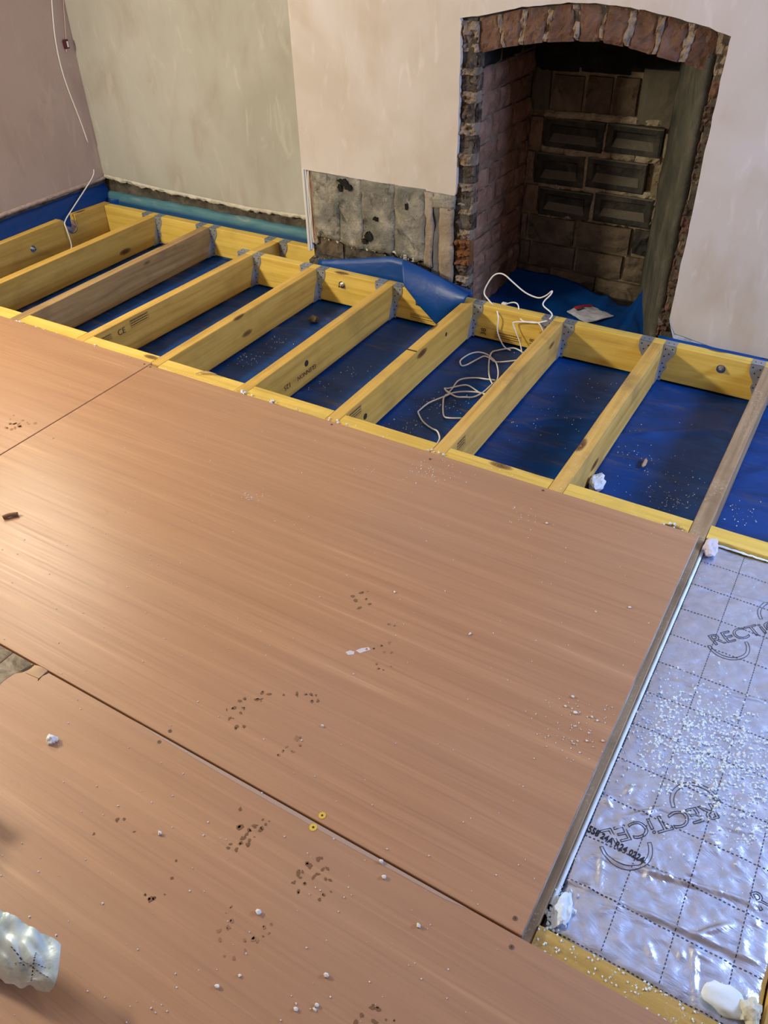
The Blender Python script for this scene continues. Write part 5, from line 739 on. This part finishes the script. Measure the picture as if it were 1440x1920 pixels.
def logo(ox, oy, a, w=.238, cap=.034):
    ex, ey = ang(a); bm = fitw(text_bm('RECTiCEL', .046, .0007), w); 
    drape(place(bm, (ox, oy, 0), ex, ey, 0), 0); o = obj('lettering', bm, 'ink_grey', ib)
    def arc(cx, cy, r, a0, a1):
        ring = [(cx + rr * math.cos(t), cy + rr * math.sin(t)) for rr, seq in ((r, range(25)), (r - .007, range(24, -1, -1))) for t in [a0 + (a1 - a0) * i / 24 for i in seq]]
        pts = [Vector((ox, oy, 0)) + Vector(ex) * x + Vector(ey) * y for x, y in ring]; pts.append(pts[0])
        b = tube([(p.x, p.y, 0) for p in pts], .0007, 4, 1); return drape(b, 0)
    obj('emblem', arc(.030, -.004, .050, math.radians(172), math.radians(352)), 'ink_grey', ib)
    obj('emblem', arc(w - .035, cap + .004, .050, math.radians(-8), math.radians(172)), 'ink_grey', ib)
logo(.262, -.813, 224); logo(.172, -.388, 46, .238); logo(.385, -.985, 46, .238) if False else None
bm = fitw(text_bm('558 24A R24 0224', .019, 0, .0002, .0005), .112); drape(place(bm, (.070, -.990, 0), *ang(-6), 0), .0008); obj('lettering', bm, 'ink_black', ib)
# start of the next emblem at the picture's right edge
def edge_logo():
    bm = text_bm('R', .046, .0007); drape(place(bm, (.384, -.985, 0), *ang(46), 0), 0); obj('lettering', bm, 'ink_grey', ib)
edge_logo()
rr = random.Random(11); pts = []
for k in range(1900):
    x = rr.gauss(.24, .10); y = rr.gauss(-.70, .085) - (x - .2) * .15
    if X0 + .006 < x < X1 - .01: pts.append((x, y, foil_z(x, y), rr.uniform(.0012, .0040) * (1.4 if rr.random() < .12 else 1)))
for k in range(130):
    x, y = rr.uniform(X0 + .01, X1 - .01), rr.uniform(Y0 + .02, Y1 - .03); pts.append((x, y, foil_z(x, y), rr.uniform(.0008, .0022)))
tag(crumb_obj('foam_crumbs', pts, 'foam_white', 6), 'drift of pale blue-white foam crumbs across the foil board', 'crumbs')
pts = []
for k in range(140):
    x = rr.uniform(.06, .44); pts.append((x, -1.207 - .045 * rr.random() ** 1.5, .001, rr.uniform(.001, .0032)))
for k in range(90): pts.append((rr.gauss(.075, .012), rr.gauss(-1.165, .022), -.012, rr.uniform(.002, .006)))
tag(crumb_obj('foam_crumbs', pts, 'foam_white', 8), 'foam crumbs along the dusty noggin at the foot of the foil board', 'crumbs')
tag(obj('foam_offcut', rock((.365, -1.165, -.004), .036, .026, .012, 3.0, 3, .3), 'foam_white', smooth=True), 'pale blue foam offcut at the bottom right corner of the foil', 'offcut')
tag(obj('foam_offcut', rock((.402, -1.168, .002), .016, .020, .016, 8.0, 3, .5), 'mortar_back' if False else plain('foam_tan', (0.62, 0.62, 0.50), 0.9)), 'ragged cream foam lump beside the pale blue offcut', 'offcut')
tag(obj('plaster_lump', rock((.079, -.055, .004), .020, .034, .016, 5.0, 3, .35), plain('lump_pink', (0.62, 0.56, 0.60), 0.85)), 'pinkish plaster lump at the top corner of the foil board', 'plaster lump')
tag(obj('foam_offcut', rock((.083, -1.160, -.006), .018, .030, .012, 6.0, 3, .5), 'foam_white'), 'torn pale foam at the corner of the foil by the dusty noggin', 'offcut')
# ------------------------------------------------------------------ cables and small things
cb = thing('cable', (-.95, .55, -.145), 'white twin cable lying in loose coils on the membrane before the fireplace', 'cable')
for k, s in enumerate(CABLE_FLOOR): obj('cable_loop', tube([(x, y, sheet_z(x, y) + .0045 + .0035 * ((i + k) % 3)) for i, (x, y, z) in enumerate(s)], .0031), 'white_cable', cb, True)
obj('cable_loop', tube([(x, y, max(z, -.148)) for x, y, z in CABLE_HANG], .0031), 'white_cable', cb, True)
cs = thing('cable', (-.96, 1.1, 0), 'short white cable end with a connector hanging over the trimmer', 'cable')
obj('cable_tail', tube(CABLE_SHORT, .0029), 'white_cable', cs, True)
p = CABLE_SHORT[0]; obj('connector', box(p[0] - .016, p[0] + .006, p[1] - .008, p[1] + .008, p[2] - .006, p[2] + .006, .002), 'white_cable', cs)
cw = thing('cable', (-3.59, 1.25, .3), 'thin white cable running down the left wall into the floor notch', 'cable')
obj('cable_run', tube(CABLE_WALL, .0032), 'white_cable', cw, True); obj('cable_run', tube(CABLE_WALL2, .0032), 'white_cable', cw, True)
lt = thing('wall_light_lead', (-3.594, 1.29, .79), 'small dark red connector on a thin lead on the left wall', 'connector')
obj('lead', tube([(-3.594, 1.345, 1.0), (-3.594, 1.32, .90), (-3.594, 1.297, .805)], .0016, 5), plain('lead_pink', (0.60, 0.48, 0.42), 0.5), lt)
obj('housing', box(-3.599, -3.585, 1.275, 1.303, .765, .806, .002), plain('dark_red', (0.09, 0.012, 0.015), 0.4), lt)
obj('terminal', box(-3.5852, -3.583, 1.288, 1.297, .772, .798), 'white_cable', lt); obj('lead', tube([(-3.592, 1.284, .766), (-3.592, 1.279, .752)], .0022, 5), lt and M['lead_pink'], lt)
pk = [(-.872, 1.44), (-.797, 1.548), (-.672, 1.492), (-.755, 1.369)]
def pkf(u, v, dz=0): 
    a = Vector((*pk[0], 0)).lerp(Vector((*pk[1], 0)), v); b = Vector((*pk[3], 0)).lerp(Vector((*pk[2], 0)), v); q = a.lerp(b, u); q.z = -.134 + .010 * math.sin(PI * v) * (1 - u) + .004 * noise.noise(Vector((u * 4, v * 4, 2))) + dz; return q
pkt = obj('packet', thick(grid(10, 8, lambda u, v: pkf(u, v)), .004), 'packet_white', origin=(-.77, 1.46, -.14)); tag(pkt, 'flat white plastic packet with a red band lying on the membrane in the hearth', 'packet')
obj('red_band', grid(3, 10, lambda u, v: pkf(.0 + .13 * u, .25 + .75 * v, .0035)), 'red', pkt)
obj('print_mark', grid(2, 6, lambda u, v: pkf(.16 + .07 * u, .22 + .30 * v, .0035)), 'ink_grey', pkt)
tag(obj('plaster_lump', rock((-.325, .262, -.134), .024, .034, .026, 2.0, 3, .45), 'white_plaster'), 'white plaster chunk on the membrane beside the eighth joist', 'plaster lump')
tag(obj('plaster_lump', rock((-.292, .215, -.147), .011, .009, .008, 7.0, 2, .45), 'white_plaster'), 'small plaster bit just right of the white chunk on the membrane', 'plaster lump')
tag(obj('rubble_bit', rock((-1.85, .845, -.142), .024, .020, .016, 4.0, 2, .5), 'brick_brown'), 'brown rubble bit on the membrane between the fourth and fifth joists', 'rubble')
tag(obj('wood_splinter', rock((-.226, .462, -.146), .006, .026, .006, 9.0, 2, .5), 'wood_chip'), 'pale wood splinter on the membrane right of the eighth joist', 'splinter')
tag(obj('plaster_lump', rock((-.974, -1.378, PT + .006), .011, .009, .009, 12.0, 3, .4), 'white_plaster'), 'white plaster lump casting a small shadow on the foreground panel', 'plaster lump')
tag(obj('wood_curl', tube([(-1.69, -.925, PT + .006), (-1.68, -.910, PT + .008), (-1.665, -.893, PT + .006)], .006, 8), 'mud', smooth=True), 'curled brown wood shaving near the left edge of the big panel', 'shaving')
tag(obj('wire_scrap', tube([(-1.79, .010, .004), (-1.765, .018, .014), (-1.735, .022, .020), (-1.705, .03, .012), (-1.74, .035, .006), (-1.775, .022, .004)], .0022, 5), 'wood_chip', smooth=True), 'tangled scrap of stiff wire on the noggin by the deck joint', 'wire')
tag(obj('fixing_offcut', tube([(-2.96, .60, -.12), (-2.945, .585, -.105), (-2.93, .575, -.10)], .002, 5), 'white_cable'), 'short white cable end poking up between the first two joists', 'cable')
bm = bmesh.new(); r = random.Random(3)
for k, (x, y, s) in enumerate(BOARD_CRUMBS): join(bm, rock((x, y, PT + s * .55), s * 1.1, s * .8, s * .8, k * 1.7, 1, .6))
for x, y, s in FINE_CRUMBS: lump(bm, (x, y, PT), s * .9, r, .6)
for k in range(60):
    a = r.uniform(-3.3, 0); lump(bm, (a, -.03 + r.gauss(0, .004) , PT), r.uniform(.001, .003), r)
tag(obj('plaster_crumbs', bm, 'white_plaster', kind='stuff'), 'fine white plaster crumbs sprinkled over the red-brown floor panels', 'crumbs')
for k, (x, y, s) in enumerate([(-1.42, -.025, .010), (-2.62, -.015, .012), (-2.3, -.02, .009), (-2.75, -.012, .014), (.0, -.030, .009)]):
    pass
bm = bmesh.new()
for x, s in [(-1.42, .009), (-2.62, .010), (-2.30, .008), (-2.75, .012), (-1.16, .007), (-1.55, .010), (-.02, .008), (-.78, .007)]:
    for q in range(5): lump(bm, (x + r.gauss(0, .02), r.gauss(-.012, .006), .0), s * r.uniform(.5, 1), r)
tag(obj('plaster_crumbs', bm, 'white_plaster', kind='stuff'), 'larger white crumbs lying along the noggins at the panel edge', 'crumbs')
# crumpled foil scrap in the bottom left corner
def scrap(u, v):
    # u along from the lifted tip (0) out of the frame (1), v from the far edge to the near one
    a = pl([(-.592, -1.668, .092), (-.650, -1.676, .104), (-.715, -1.683, .108), (-.84, -1.69, .10), (-.98, -1.70, .07)], u)
    b = pl([(-.566, -1.724, .066), (-.616, -1.742, .056), (-.664, -1.752, .044), (-.78, -1.78, .022), (-.95, -1.82, .020)], u)
    p = a.lerp(b, v) + Vector((.020 * math.sin(PI * v) * max(0, 1 - u * 3), -.010 * math.sin(PI * v), .012 * math.sin(PI * v)))
    n = .008 * noise.noise(Vector((u * 9, v * 3, 3))) + .012 * abs(noise.noise(Vector((u * 7 + v * 3, v * 2 - u * 3, 6)))) * min(1, u * 5)
    return Vector((p.x, p.y + n * .4, max(PT + .001, p.z + n)))
sc = obj('foil_scrap', grid(60, 30, scrap), 'foil_scrap', smooth=True, origin=(-.7, -1.69, PT)); tag(sc, 'crumpled pale blue foil facing in the bottom left corner', 'scrap')
def tall(u, v):
    a = v * PI; q = Vector((-1.03 - .03 * math.cos(a), -1.555 - .13 * u, 0)); return Vector((q.x + .012 * noise.noise(Vector((u * 8, v * 4, 1))), q.y, PT + .001 + (.115 + .07 * noise.noise(Vector((u * 9, 0, 2)))) * math.sin(a) ** .7 * (1 - .3 * u)))
obj('underside', grid(30, 6, lambda u, v: scrap(.25 + .75 * u, 0).lerp(Vector((scrap(.25 + .75 * u, .5).x, scrap(.25 + .75 * u, .6).y, PT + .001)), v)), 'foil_scrap', sc, True)
obj('shadow_caster', thick(grid(30, 12, tall), .001), 'foil_scrap', sc, True)  # unseen upright piece beyond the frame, added to cast the corner shadow
bm = bmesh.new()
for (u0, v0, u1, v1) in [(.06, .40, .30, .62), (.05, .62, .34, .42), (.16, .30, .16, .85)]:
    for k in range(12):
        a, b = k / 12, (k + .55) / 12; p, q = scrap(u0 + (u1 - u0) * a, v0 + (v1 - v0) * a), scrap(u0 + (u1 - u0) * b, v0 + (v1 - v0) * b); s = Vector((0.0008, .0008, 0)); up = Vector((0, 0, .0012))
        bm.faces.new([bm.verts.new(w + up) for w in (p - s, q - s, q + s, p + s)])
obj('printed_line', bm, 'ink_grey', sc, kind='stuff')
